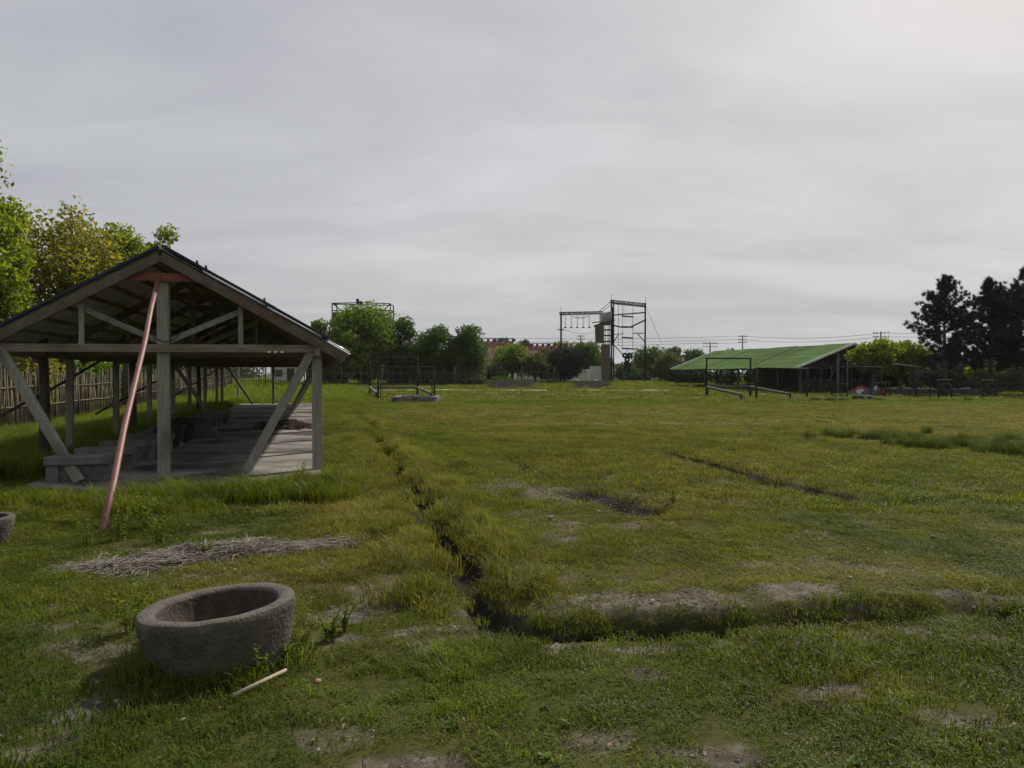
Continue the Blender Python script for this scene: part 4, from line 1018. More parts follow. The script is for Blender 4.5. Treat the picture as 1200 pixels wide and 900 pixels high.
# ------------------------------------------------------------------ power poles and wires
poles = [(870, 393, 190, 1.1, 'utility pole with crossarms standing behind the green roof ridge'), (832, 401, 170, 1.6, 'shorter utility pole left of the green roof ridge'), (680.5, 392.5, 180, 0.9, 'utility pole seen through the ropes course'), (1032, 388.5, 150, 1.5, 'utility pole behind the lime green tree'), (455, 384, 185, 1.2, 'utility pole hidden behind the left far trees')]
tops = []
for (px, py, Z, arm, lab) in poles[:4]:
    x = wx(px, Z); zt_ = wz(py, Z); z0 = g1(x, Z)
    e = empty('utility_pole', lab, 'utility pole', (x, Z, z0), 0, 'utility poles')
    MB().tube([(0, 0, -.2), (0, 0, zt_ - z0)], [0.2, 0.14], 8).build('shaft', M['polec'], e)
    for dz in ((.3, 1.1, 1.7) if arm < 1.3 and px > 700 else (.3, 1.0)):
        MB().bar((-arm, 0, zt_ - z0 - dz), (arm, 0, zt_ - z0 - dz), .1, .12).build('crossarm', M['polec'], e)
        for s in (-1, -.5, .5, 1): MB().tube([(s * arm * .95, 0, zt_ - z0 - dz + .05), (s * arm * .95, 0, zt_ - z0 - dz + .28)], .05, 6).build('insulator', M['polec'], e)
    tops.append((x, Z, zt_))
def wire(label, pa, pb, sag):
    a, b = Vector(pa), Vector(pb); pts = []
    for k in range(17):
        q = k / 16; p_ = a.lerp(b, q); p_.z -= sag * 4 * q * (1 - q); pts.append(p_)
    tag(MB().tube(pts, .035, 4).build('power_line', M['wire']), label, 'wire', 'overhead power lines')
A1, A2, A3, A4 = tops
far_l = (wx(470, 185), 185, wz(392, 185)); far_r = (wx(1300, 165), 165, wz(380, 165))
wire('upper power line running left from the green roof pole', (A1[0], A1[1], A1[2] - .1), far_l, .9)
wire('second power line running left from the green roof pole', (A1[0], A1[1], A1[2] - .9), (far_l[0], far_l[1], far_l[2] - .9), .9)
wire('lower power line running left from the short pole', (A2[0], A2[1], A2[2] - .1), (far_l[0] + 5, 180, far_l[2] - 1.9), .8)
wire('power line between the short pole and the green roof pole', (A2[0], A2[1], A2[2] - .1), (A1[0], A1[1], A1[2] - 1.7), .2)
wire('upper power line from the green roof pole to the right pole', (A1[0], A1[1], A1[2] - .1), (A4[0], A4[1], A4[2] - .3), .8)
wire('lower power line from the green roof pole to the right pole', (A1[0], A1[1], A1[2] - 1.0), (A4[0], A4[1], A4[2] - 1.0), .8)
wire('upper power line running right behind the pines', (A4[0], A4[1], A4[2] - .3), far_r, .6)
wire('lower power line running right behind the pines', (A4[0], A4[1], A4[2] - 1.0), (far_r[0], far_r[1], far_r[2] - .8), .6)

# ------------------------------------------------------------------ bamboo fences
random.seed(21)
stk = []
for k in range(3):
    mb = MB(); mb.tube([(0, 0, -0.15), (random.uniform(-.02, .02), random.uniform(-.02, .02), 0.9), (random.uniform(-.05, .05), 0, 1.8)], [0.028, 0.026, 0.016], 6)
    m_ = mb.mesh('stake'); m_.materials.append(M['bamboo']); stk.append(m_)
def joined_stakes(name, parent, pts, hs, mat):
    VV = []; FF = []; o = 0
    for (x, y, z), h in zip(pts, hs):
        V_, F_ = tube_np([(x, y, z - .1), (x + random.uniform(-.1, .1), y + random.uniform(-.05, .05), z + h)], [0.03, 0.02], 5)
        VV.append(V_); FF.append(F_ + o); o += len(V_)
    return stuff(link(name, np_mesh(name, np.concatenate(VV), np.concatenate(FF)), mat, parent))
fe = empty('bamboo_fence', 'long fence of dry bamboo stakes running along the left of the shed', 'fence', (0, 0, 0))
FU = -8.6
cnt = 0; rest = []; resth = []
v = 4.0
while v < 70:
    x, y = from_uv(FU + 0.12 * math.sin(v * .35), v); z = g1(x, y)
    h = random.uniform(.86, 1.06) * (1.0 if random.random() > .1 else .75)
    if 9.5 < v and cnt < 295:
        o = link('stake', stk[cnt % 3], None, fe); o.location = (x, y, z); o.rotation_euler = (random.uniform(-.06, .06) + (random.uniform(-.35, .35) if random.random() < .08 else 0), random.uniform(-.06, .06), random.uniform(0, 6)); o.scale = (random.uniform(.8, 1.25),) * 2 + (h,)
        cnt += 1
    else:
        rest.append((x, y, z)); resth.append(1.75 * h)
    v += random.uniform(.07, .15) if v < 45 else random.uniform(.10, .2)
joined_stakes('stake_row', fe, rest, resth, M['bamboo'])
for zr in (0.75, 1.3):
    pts = []
    for v in np.arange(4, 70, 1.5):
        x, y = from_uv(FU + 0.12 * math.sin(v * .35) + .05, v); pts.append((x, y, g1(x, y) + zr + random.uniform(-.05, .05)))
    MB().tube(pts, .025, 6).build('rail', M['bamboo'], fe)
for v in np.arange(6, 70, 4.1):
    x, y = from_uv(FU + .1, v); z = g1(x, y)
    MB().tube([(x, y, z - .2), (x + random.uniform(-.15, .15), y, z + 1.95)], [.06, .05], 7).build('fence_post', M['bark'], fe)
fxa, fya = from_uv(FU, 70)
fb = empty('bamboo_fence', 'thin stake fence across the far end of the field in front of the trees', 'fence', (0, 0, 0))
pts = []; hs = []
x = fxa
while x < wx(655, 88):
    y = fya + (x - fxa) * .19; pts.append((x, y, g1(x, y))); hs.append(random.uniform(1.5, 2.1)); x += random.uniform(.12, .34)
joined_stakes('stake_row', fb, pts, hs, M['bark'])
for zr in (.7, 1.4): MB().tube([(q[0], q[1], q[2] + zr) for q in pts[::9]], .025, 5).build('rail', M['bark'], fb)
for q in pts[::16]: MB().tube([(q[0], q[1], q[2] - .1), (q[0], q[1], q[2] + 2.1)], .06, 6).build('fence_post', M['bark'], fb)
fr = empty('bamboo_fence', 'dark stake fence under the pines at the right edge', 'fence', (0, 0, 0))
pts = []; hs = []; x = wx(1045, 66)
while x < wx(1330, 62):
    y = 65.5 - (x - wx(1045, 66)) * .1; pts.append((x, y, g1(x, y))); hs.append(random.uniform(1.4, 2.2)); x += random.uniform(.08, .22)
joined_stakes('stake_row', fr, pts, hs, M['bark'])
for zr in (.8, 1.6): MB().tube([(q[0], q[1], q[2] + zr) for q in pts[::9]], .03, 5).build('rail', M['bark'], fr)
xx, yy = wx(338, 92), 92
e = empty('white_outbuilding', 'pale low building behind the fence, seen under the far end of the shed', 'building', (xx, yy, g1(xx, yy)))
MB().box((0, 0, 1.1), (3.4, 2.5, 2.2)).build('wall', M['plaster'], e); MB().bar((-1.9, 0, 2.35), (1.9, 0, 2.35), 3.0, .14).build('roof', M['cement'], e)
MB().box((.6, -1.27, .95), (.8, .06, 1.8)).build('door', M['darkwood'], e); MB().box((-.8, -1.27, 1.3), (.9, .06, .8)).build('window', M['glass'], e)

# ------------------------------------------------------------------ trees
def leaf_quads(rg, P, Nrm, size, asp=0.55):
    n = len(P)
    d = rg.normal(size=(n, 3)); d -= (d * Nrm).sum(1)[:, None] * Nrm; d /= np.linalg.norm(d, axis=1)[:, None] + 1e-9
    s = np.cross(Nrm, d); L = size * rg.uniform(.6, 1.35, n)[:, None]
    V = np.stack([P - d * L * .5, P + s * L * asp * .5 + Nrm * L * .08, P + d * L * .5, P - s * L * asp * .5 + Nrm * L * .08], 1).reshape(-1, 3)
    return V, np.arange(4 * n).reshape(n, 4)
def crown_mesh(rg, clusters, n, size, name='crown', asp=.6):
    C = np.array(clusters); w = C[:, 3] ** 2; w /= w.sum()
    k = rg.choice(len(C), n, p=w)
    d = rg.normal(size=(n, 3)); d /= np.linalg.norm(d, axis=1)[:, None]
    rr = rg.random(n) ** 0.42
    sh = 1 + 0.22 * np.sin(d[:, 0] * 7 + k) * np.cos(d[:, 2] * 6 + 2 * k)
    P = C[k, :3] + d * (C[k, 3] * rr * sh)[:, None] * np.array([1, 1, .82])
    Nn = rg.normal(size=(n, 3)) * .75 + d * .55 + np.array([0, 0, .45]); Nn /= np.linalg.norm(Nn, axis=1)[:, None]
    V, Fc = leaf_quads(rg, P, Nn, size, asp)
    return np_mesh(name, V, Fc)
def clusters_for(rg, rx, rz, hc, K, fill=0.9, cr=(0.28, 0.45), low=-0.85):
    out = []
    for i in range(K):
        zc = 1 - 2 * (i + .5) / K; zc = max(zc, low)
        a = i * 2.399963 + rg.uniform(-.4, .4); q = math.sqrt(max(0, 1 - zc * zc)); f = rg.uniform(.45, .8) * fill
        r = rx * rg.uniform(*cr)
        out.append((rx * q * math.cos(a) * f, rx * q * math.sin(a) * f, hc + rz * zc * f * 1.0, r))
    out.append((0, 0, hc, rx * .45))
    return out
def tree(label, x, y, H, rx, rz, n, size, leaf, K=26, trunk_r=.16, cat='tree', group=None, seed=1, name='tree', fill=.9, cr=(.28, .45), hc=None, extra=(), trunk=True, lean=0.0):
    rg = np.random.default_rng(seed); z0 = g1(x, y)
    e = empty(name, label, cat, (x, y, z0), 0, group)
    hc = H - rz * 1.0 if hc is None else hc
    cl = clusters_for(rg, rx, rz, hc, K, fill, cr) + list(extra)
    C_ = np.array(cl); tz = (C_[:, 2] + .75 * C_[:, 3]).max(); ax_ = (np.abs(C_[:, 0]) + .9 * C_[:, 3]).max()
    hc2 = H - rz; kz = rz / (tz - hc); kx = rx / ax_
    cl = [(c[0] * kx, c[1] * kx, hc2 + (c[2] - hc) * kz, c[3] * (kx + kz) / 2) for c in cl]; hc = hc2
    link('crown', crown_mesh(rg, cl, n, size), M[leaf], e)
    mb = MB(); top = hc + rz * .3
    tp_ = [(lean * q * q + .06 * math.sin(q * 5 + seed), .05 * math.cos(q * 4 + seed), -.15 + (top + .15) * q) for q in np.linspace(0, 1, 7)]
    mb.tube(tp_, [trunk_r * (1.15 - .85 * q) for q in np.linspace(0, 1, 7)], 9)
    for c in cl[:-1][::max(1, len(cl) // 14)]:
        q = rg.uniform(.35, .8); b = Vector(tp_[min(6, int(q * 6))]); t_ = Vector(c[:3])
        m_ = b.lerp(t_, .5) + Vector((rg.uniform(-.2, .2), rg.uniform(-.2, .2), -.12 * (t_ - b).length))
        mb.tube([b, m_, t_], [trunk_r * .4, trunk_r * .25, trunk_r * .08], 6, cap=False)
    mb.build('trunk', M['bark'], e)
    return e
GL_ = 'trees beyond the left fence'
tree('tall green tree at the left edge, its leaves reaching highest', wx(-72, 23), 23, wz(112, 23), 1.85, 3.2, 11000, .15, 'leaf_left2', 30, .17, group=GL_, seed=3, cr=(.3, .5))
tree('fresh green leafy tree at the left edge beside the shed roof', wx(-2, 26), 26, wz(224, 26), 1.15, 2.5, 7000, .16, 'leaf_left2', 22, .13, group=GL_, seed=4)
tree('broad yellow-brown tinged tree behind the left roof slope', wx(72, 30), 30, wz(232, 30), 2.35, 2.5, 11000, .17, 'leaf_left', 34, .2, group=GL_, seed=5, cr=(.24, .4))
tree('green tree directly behind the shed ridge', wx(146, 35), 35, wz(255, 35), 1.75, 2.5, 11000, .18, 'leaf_left2', 26, .16, group=GL_, seed=6)
tree('slim tree whose tip shows just above the shed ridge', wx(190, 41), 41, wz(261, 41), .95, 2.4, 3600, .18, 'leaf_left2', 9, .12, group=GL_, seed=7, cr=(.45, .65))
tree('small yellowish tree behind the fence low at the left', wx(25, 29), 29, wz(408, 29) + .4, 2.2, 1.4, 7000, .16, 'leaf_left', 20, .1, group=GL_, seed=8)
tree('low bright tree behind the fence seen under the roof', wx(100, 36), 36, wz(415, 36) + .3, 2.2, 1.3, 6000, .18, 'leaf_bright', 20, .1, group=GL_, seed=9)
tree('tree showing a pale tip beyond the right roof edge', wx(372, 84), 84, wz(376, 84), 1.3, 2.4, 2600, .3, 'leaf_bright', 14, .14, group=GL_, seed=10)
GF = 'trees at the far end of the field'
def ft(label, px, ytop, hw, Z, leaf, n=5200, seed=1, rzf=None, size=.30, K=24, **kw):
    x = wx(px, Z); H = wz(ytop, Z) - g1(x, Z); rx = hw / F * Z
    rz = rzf if rzf else min(H * .46, rx * 1.25)
    return tree(label, x, Z, H, rx * 1.05, rz, n, size, leaf, K, .17, group=kw.pop('group', GF), seed=seed, **kw)
ft('large round bright green tree below the steel tower', 424, 352.5, 41, 88, 'leaf_bright', 19000, 31, rzf=4.4, K=36, size=.34)
ft('low bright sapling in front of the large round tree', 406, 386, 24, 84, 'leaf_bright', 6500, 32)
ft('narrow dark tree right of the large round tree', 471, 370, 22, 90, 'leaf_mid', 9000, 33, rzf=4.2)
ft('dense green tree behind the left bar frames', 510, 380.5, 27, 88, 'leaf_mid', 11000, 34, rzf=3.4)
ft('dense green tree next to the maroon roofs', 547, 381, 24, 88, 'leaf_mid', 10500, 35, rzf=3.4)
ft('yellow-green bushy tree in front of the maroon roofs', 601, 402, 27, 96, 'leaf_bright', 6500, 36, rzf=2.1)
ft('pale shrubby tree right of the yellow-green tree', 627, 412, 18, 95, 'leaf_olive', 4000, 37, rzf=1.6)
ft('olive brown tree left of the blackish round bush', 641, 407, 15, 100, 'leaf_olive', 3600, 38, rzf=2.2)
ft('blackish green round bush behind the left ropes post', 661, 405, 25, 97, 'leaf_black', 7500, 39, rzf=2.2, cr=(.3, .5))
ft('dark shrub at the foot of the yellow-green tree', 580, 427, 16, 93, 'leaf_dark', 3000, 40, rzf=1.0)
ft('small tree behind the maroon roof, left one', 590, 395.5, 11, 150, 'leaf_mid', 2200, 41, size=.42)
ft('small tree behind the maroon roof, middle one', 615, 397.5, 8, 152, 'leaf_mid', 1800, 42, size=.42)
ft('tree rising behind the maroon roof beside the ropes post', 657, 398.5, 13, 150, 'leaf_bright', 2600, 43, size=.42)
ft('green tree behind the brown climbing tower', 688, 399, 20, 118, 'leaf_mid', 4500, 44, size=.36)
ft('broad green tree between the ropes course and the green roof', 762, 405, 25, 112, 'leaf_mid', 6000, 45, size=.34, rzf=2.6)
ft('brownish bush under the hanging tyres', 735, 425, 16, 108, 'leaf_olive', 3200, 46, size=.32, rzf=1.5)
ft('round olive tree left of the green roof corner', 783, 413, 20, 104, 'leaf_olive', 4800, 47, rzf=2.0)
ft('rounded tree showing above the green roof corner', 813, 407.5, 17, 125, 'leaf_mid', 3800, 48, size=.36, rzf=2.4)
ft('hazy distant tree left of the green roof', 789, 405.5, 12, 230, 'leaf_far', 2600, 49, size=.6)
ft('hazy distant tree behind the green roof ridge', 853, 407, 16, 230, 'leaf_far', 2600, 50, size=.6)
ft('dark undergrowth tree behind the green roof left end', 800, 424, 22, 95, 'leaf_dark', 4200, 51, rzf=1.4)
ft('dark low tree right of the brown climbing tower', 745, 432, 20, 106, 'leaf_dark', 3200, 52, rzf=1.2)
ft('lime green spreading tree in front of the dark shed gable', 1024, 397, 30, 61.5, 'leaf_lime', 6500, 53, rzf=1.35, size=.24, cr=(.2, .42), K=20)
ft('lime green spreading tree beside the first pine', 1056, 399, 26, 62.5, 'leaf_lime', 6000, 54, rzf=1.4, size=.24, cr=(.2, .42), K=18)
ft('lime green shrub between the two pine trunks', 1146, 424, 14, 68, 'leaf_lime', 2600, 55, rzf=1.0, size=.24)
ft('lime green shrub right of the second pine trunk', 1178, 422, 14, 70, 'leaf_bright', 2600, 56, rzf=1.1, size=.24)
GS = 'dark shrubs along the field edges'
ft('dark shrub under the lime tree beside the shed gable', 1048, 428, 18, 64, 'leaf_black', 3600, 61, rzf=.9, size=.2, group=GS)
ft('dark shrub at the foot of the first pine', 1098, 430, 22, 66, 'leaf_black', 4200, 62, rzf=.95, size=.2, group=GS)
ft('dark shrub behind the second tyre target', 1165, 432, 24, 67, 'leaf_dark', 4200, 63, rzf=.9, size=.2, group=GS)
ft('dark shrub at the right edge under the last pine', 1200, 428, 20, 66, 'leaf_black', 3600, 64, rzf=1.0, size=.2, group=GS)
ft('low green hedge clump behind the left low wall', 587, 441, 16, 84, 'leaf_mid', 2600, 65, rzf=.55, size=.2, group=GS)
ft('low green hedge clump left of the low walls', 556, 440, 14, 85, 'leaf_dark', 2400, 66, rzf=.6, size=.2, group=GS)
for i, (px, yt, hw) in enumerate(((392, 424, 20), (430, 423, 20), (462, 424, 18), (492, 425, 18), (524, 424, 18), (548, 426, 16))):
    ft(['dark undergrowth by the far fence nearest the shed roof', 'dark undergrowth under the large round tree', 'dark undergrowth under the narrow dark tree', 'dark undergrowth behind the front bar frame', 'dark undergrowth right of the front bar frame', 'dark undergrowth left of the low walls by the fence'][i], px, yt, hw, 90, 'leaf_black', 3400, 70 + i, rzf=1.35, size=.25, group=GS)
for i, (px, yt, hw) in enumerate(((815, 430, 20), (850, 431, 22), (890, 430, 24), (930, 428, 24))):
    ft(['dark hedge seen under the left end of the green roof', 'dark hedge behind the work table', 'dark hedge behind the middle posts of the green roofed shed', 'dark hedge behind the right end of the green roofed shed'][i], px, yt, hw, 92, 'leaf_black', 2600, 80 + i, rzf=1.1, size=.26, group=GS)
for i, (px, yt, hw) in enumerate(((360, 421, 30), (250, 418, 60), (720, 424, 26), (905, 417, 34), (968, 414, 30), (1085, 413, 40), (1170, 411, 40), (1250, 408, 50), (150, 416, 60))):
    ft(['distant tree line piece right behind the shed eave', 'distant trees seen under the shed roof', 'distant tree behind the tower foot', 'distant trees behind the green roof middle', 'distant trees behind the green roof peak', 'distant trees behind the first pine', 'distant trees behind the second pine', 'distant trees beyond the right edge', 'distant trees far left under the shed roof'][i], px, yt, hw, 150, 'leaf_far', 5500, 90 + i, size=.6, rzf=2.6, group='distant trees', K=30)

for i, px in enumerate((388, 420, 452, 484, 516, 548, 578, 640, 700)):
    ft('%s tree of the distant belt counted from the shed roof, behind the far trees' % ['first', 'second', 'third', 'fourth', 'fifth', 'sixth', 'seventh', 'eighth', 'ninth'][i], px, 414 + 3 * math.sin(i * 2.2), 20, 142, 'leaf_dark', 2600, 120 + i, size=.6, rzf=2.4, group='distant trees')
for i, px in enumerate((1122, 1140, 1072, 1185)):
    ft(['dark thicket between the two pine trunks, left part', 'dark thicket between the two pine trunks, right part', 'dark thicket left of the first pine trunk', 'dark thicket right of the middle pine trunk'][i], px, 420 + 3 * (i % 2), 14, 72, 'leaf_black', 2800, 140 + i, rzf=1.5, size=.24, group=GS)
def pine(label, px, ytop, Z, hw, seed):
    rg = np.random.default_rng(seed); x = wx(px, Z); z0 = g1(x, Z); H = wz(ytop, Z) - z0; rw = hw / F * Z
    e = empty('pine_tree', label, 'pine', (x, Z, z0), 0, 'dark pines at the right edge')
    tb = MB(); tb.tube([(.08 * math.sin(q * 6 + seed), .06 * math.cos(q * 5), -.2 + (H + .1) * q) for q in np.linspace(0, 1, 9)], [.17 * (1.05 - q) + .02 for q in np.linspace(0, 1, 9)], 8)
    TP = []
    z = H * .2
    while z < H - .15:
        f = (z / H)
        nb = rg.integers(3, 6)
        for k in range(nb):
            if rg.random() < .12: continue
            a = rg.uniform(0, 6.28); L = rw * 1.15 * min(1.0, (1.02 - f) * 1.75) * rg.uniform(.55, 1.15) + .12
            pts = [Vector((L * q * math.cos(a + .25 * q), L * q * math.sin(a + .25 * q), z + L * ((.10 + .45 * f * f) * q + .28 * q * q))) for q in (0, .35, .7, 1)]
            tb.tube(pts, [.045, .035, .022, .01], 5, cap=False)
            for q in np.arange(.32, 1.05, .24 / max(L, .5)):
                i = min(2, int(q * 3)); p_ = pts[i].lerp(pts[i + 1], min(1, q * 3 - i))
                for _ in range(3): TP.append((p_.x + rg.normal(0, .13), p_.y + rg.normal(0, .13), p_.z + rg.normal(.06, .10), math.cos(a), math.sin(a)))
        z += rg.uniform(.26, .5) * (1.0 - .45 * f)
    for _ in range(5): TP.append((rg.normal(0, .08), rg.normal(0, .08), H - rg.uniform(0, .4), 0, 0))
    TP = np.array(TP); nn = 40
    P = np.repeat(TP[:, :3], nn, 0); n = len(P)
    d = rg.normal(size=(n, 3)) + np.repeat(np.c_[TP[:, 3:5] * .5, np.full(len(TP), .55)], nn, 0); d /= np.linalg.norm(d, axis=1)[:, None]
    s = np.cross(d, rg.normal(size=(n, 3))); s /= np.linalg.norm(s, axis=1)[:, None]
    L = rg.uniform(.18, .36, n)[:, None]
    V = np.stack([P + s * .026, P - s * .026, P + d * L], 1).reshape(-1, 3)
    link('crown', np_mesh('crown', V, np.arange(3 * n).reshape(n, 3)), M['needle'], e)
    tb.build('trunk', M['bark'], e)
pine('dark pine nearest the shed, leftmost of the three pines', 1107, 326, 61, 34, 1)
pine('middle pine with open gaps and a bare lower trunk', 1161, 328, 62, 30, 2)
pine('dark pine cut by the right edge of the photo', 1203, 314, 60, 36, 9)

# ------------------------------------------------------------------ grass
def clump(name, seed, nb, rad, h, w, bend, seg=2):
    rg = np.random.default_rng(seed); V = []; Fc = []
    for _ in range(nb):
        a, r = rg.uniform(0, 6.28), rad * math.sqrt(rg.random()); bx_, by_ = r * math.cos(a), r * math.sin(a)
        d = rg.uniform(0, 6.28); hh = h * rg.uniform(.45, 1.25); be = bend * rg.uniform(.3, 1.5) * hh
        cx, cy = math.cos(d), math.sin(d); sx, sy = -cy * w / 2, cx * w / 2
        o = len(V)
        V += [(bx_ - sx, by_ - sy, -.01), (bx_ + sx, by_ + sy, -.01), (bx_ + cx * be * .3 + sx * .8, by_ + cy * be * .3 + sy * .8, hh * .58), (bx_ + cx * be * .3 - sx * .8, by_ + cy * be * .3 - sy * .8, hh * .58), (bx_ + cx * be, by_ + cy * be, hh * (1 - .25 * min(1, bend)))]
        Fc += [(o, o + 1, o + 2, o + 3), (o + 3, o + 2, o + 4)]
    me = bpy.data.meshes.new(name); me.from_pydata(V, [], Fc); me.update(); me.materials.append(M['grass'])
    return me
def proto_collection(name, meshes):
    c = bpy.data.collections.new(name)
    for i, m_ in enumerate(meshes):
        o = bpy.data.objects.new(f'{name}_{i}', m_); c.objects.link(o)
    return c
PC = {
    'turf': proto_collection('turf_clump', [clump('turf_clump', 1 + k, 46, .11, .036, .0052, 1.1) for k in range(4)]),
    'mid': proto_collection('meadow_clump', [clump('meadow_clump', 11 + k, 40, .17, .06, .009, .9) for k in range(4)]),
    'tall': proto_collection('tall_clump', [clump('tall_clump', 21 + k, 52, .12, .24, .0065, .7) for k in range(4)]),
    'coarse': proto_collection('coarse_clump', [clump('coarse_clump', 31 + k, 30, .30, .14, .030, .7) for k in range(4)]),
}
def scatter(name, label, coll, P, scale, tint):
    n = len(P)
    me = bpy.data.meshes.new(name); me.vertices.add(n); me.vertices.foreach_set('co', np.asarray(P, np.float32).ravel())
    def at_(an, ty, arr, key): a = me.attributes.new(an, ty, 'POINT'); a.data.foreach_set(key, np.asarray(arr).ravel())
    rot = np.stack([rng.normal(0, .12, n), rng.normal(0, .12, n), rng.uniform(0, 6.28, n)], 1).astype(np.float32)
    at_('rot', 'FLOAT_VECTOR', rot, 'vector'); at_('scl', 'FLOAT_VECTOR', np.asarray(scale, np.float32), 'vector')
    at_('tint', 'FLOAT_COLOR', np.concatenate([tint, np.ones((n, 1))], 1).astype(np.float32), 'color'); at_('pick', 'INT', rng.integers(0, 4, n).astype(np.int32), 'value')
    o = link(name, me, None)
    g = bpy.data.node_groups.new(name, 'GeometryNodeTree')
    g.interface.new_socket('Geometry', in_out='INPUT', socket_type='NodeSocketGeometry'); g.interface.new_socket('Geometry', in_out='OUTPUT', socket_type='NodeSocketGeometry')
    gi, go = g.nodes.new('NodeGroupInput'), g.nodes.new('NodeGroupOutput')
    ip = g.nodes.new('GeometryNodeInstanceOnPoints'); ci = g.nodes.new('GeometryNodeCollectionInfo')
    ci.inputs['Collection'].default_value = coll; ci.inputs['Separate Children'].default_value = True; ci.inputs['Reset Children'].default_value = True
    def na(an, ty):
        q = g.nodes.new('GeometryNodeInputNamedAttribute'); q.data_type = ty; q.inputs['Name'].default_value = an; return q.outputs['Attribute']
    e2r = g.nodes.new('FunctionNodeEulerToRotation')
    mp_ = g.nodes.new('GeometryNodeMeshToPoints')
    L_ = g.links.new
    L_(gi.outputs[0], mp_.inputs['Mesh']); L_(mp_.outputs[0], ip.inputs['Points']); L_(ci.outputs[0], ip.inputs['Instance']); ip.inputs['Pick Instance'].default_value = True
    L_(na('pick', 'INT'), ip.inputs['Instance Index']); L_(na('rot', 'FLOAT_VECTOR'), e2r.inputs[0]); L_(e2r.outputs[0], ip.inputs['Rotation']); L_(na('scl', 'FLOAT_VECTOR'), ip.inputs['Scale'])
    L_(ip.outputs[0], go.inputs[0])
    md = o.modifiers.new('scatter', 'NODES'); md.node_group = g
    tag(o, label, 'grass', None, 'stuff')
    return o
def field_points(y0, y1, dens, margin=1.5, k=.70):
    area = k * (y1 * y1 - y0 * y0) + 2 * margin * (y1 - y0); n = int(area * dens)
    y = np.sqrt(rng.random(n * 2) * (y1 * y1 - y0 * y0) + y0 * y0)
    x = (rng.random(n * 2) * 2 - 1) * (k * y1 + margin)
    m = np.abs(x) < k * y + margin
    return x[m][:n], y[m][:n]
def slab_in(x, y, pad=0.0):
    u, v = to_uv(x, y); return (u > -4.0 - pad) & (u < .05 + pad) & (v > slab_front(u) + .04 - pad) & (v < 30.3 + pad)
GREEN = np.array([.098, .128, .018]); DRYC = np.array([.205, .180, .048]); DEEP = np.array([.054, .084, .014]); LIME = np.array([.122, .168, .024])
def grass_tint(x, y, dryness, deep, lime):
    n = len(x); c = GREEN[None] * (1 - dryness[:, None]) + DRYC[None] * dryness[:, None]
    c = c * (1 - deep[:, None]) + DEEP[None] * deep[:, None]; c = c * (1 - lime[:, None]) + LIME[None] * lime[:, None]
    b = (.66 + .34 * fbm(x * .8, y * .8, 131, 4) + .34 * sstep(.3, .7, fbm(x * 3.1, y * 3.1, 133, 3)))[:, None]
    return c * b * rng.uniform(.78, 1.22, (n, 1)) * rng.uniform(.93, 1.07, (n, 3))
def deepness(x, y): return np.clip(sstep(.52, .70, fbm(x * .7 + 30, y * .7, 141, 4)) * .8 + .35 * sstep(7, 4, y), 0, 1)
def keep_mask(x, y, dirt_k=.93):
    k = rng.random(len(x)) > dirt_k * dirt_mask(x, y)
    k &= ~slab_in(x, y); k &= ditch_depth(x, y) < .05; k &= rut_mask(x, y) < .045
    k &= np.hypot(x - bx, y - by) > .33; k &= np.hypot(x - b2x, y - b2y) > .2
    hy_ = np.interp(x, [wx(q[0], q[1]) for q in HPT], [q[1] for q in HPT]); hw_ = np.interp(x, [wx(q[0], q[1]) for q in HPT], [q[2] for q in HPT], left=0, right=0)
    k &= ~((np.abs(y - hy_) < hw_ * .8) & (rng.random(len(x)) < .9))
    return k
# short turf close by
x, y = field_points(1.6, 9.5, 270)
k = keep_mask(x, y) & (rng.random(len(x)) < .35 + .9 * sstep(.30, .55, fbm(x * 1.7, y * 1.7, 151, 4))); x, y = x[k], y[k]
hn = .55 + 1.1 * sstep(.35, .75, fbm(x * 1.1, y * 1.1, 153, 4)); dd = ditch_d(x, y)
hn = hn * (1 + .8 * np.exp(-((dd + .7) / .7) ** 2) * sstep(5.2, 6, y)) * (1 - .35 * sstep(.9, 1.5, dd) * sstep(5.6, 6.2, y))
dry_ = zone_dry(x, y); s_ = rng.uniform(.8, 1.3, len(x))
scatter('turf_grass', 'short patchy green turf covering the ground near the camera', PC['turf'], np.stack([x, y, gi(x, y)], 1), np.stack([s_, s_, hn * rng.uniform(.7, 1.25, len(x))], 1), grass_tint(x, y, dry_, deepness(x, y), 0 * x))
# meadow in the middle distance
x, y = field_points(9.0, 24, 75)
k = keep_mask(x, y); x, y = x[k], y[k]; dd = ditch_d(x, y); uu, vq = to_uv(x, y)
hn = .55 + .8 * fbm(x * .8, y * .8, 155, 4) + .45 * sstep(.3, -.4, dd) + .5 * np.exp(-((dd - .42) / .25) ** 2) - .25 * np.exp(-((dd - 1.9) / .8) ** 2); hn = hn * (1 - .55 * sstep(-4.2, -2.0, vq) * sstep(1.0, -.5, vq) * sstep(.6, -.2, uu)); s_ = rng.uniform(.9, 1.4, len(x))
scatter('meadow_grass', 'olive meadow grass covering the middle of the field', PC['mid'], np.stack([x, y, gi(x, y)], 1), np.stack([s_, s_, hn * rng.uniform(.7, 1.25, len(x))], 1), grass_tint(x, y, zone_dry(x, y), deepness(x, y) * .6, np.clip(-uu - 4.2, 0, 1) * .4 * sstep(-1, 2, vq)))
x, y = field_points(23, 48, 16)
k = keep_mask(x, y); x, y = x[k], y[k]; s_ = rng.uniform(1.2, 1.9, len(x)); uu, vq = to_uv(x, y); dd = ditch_d(x, y)
hn = .5 + .8 * fbm(x * .5, y * .5, 157, 4) + 1.0 * sstep(.5, -.5, dd)
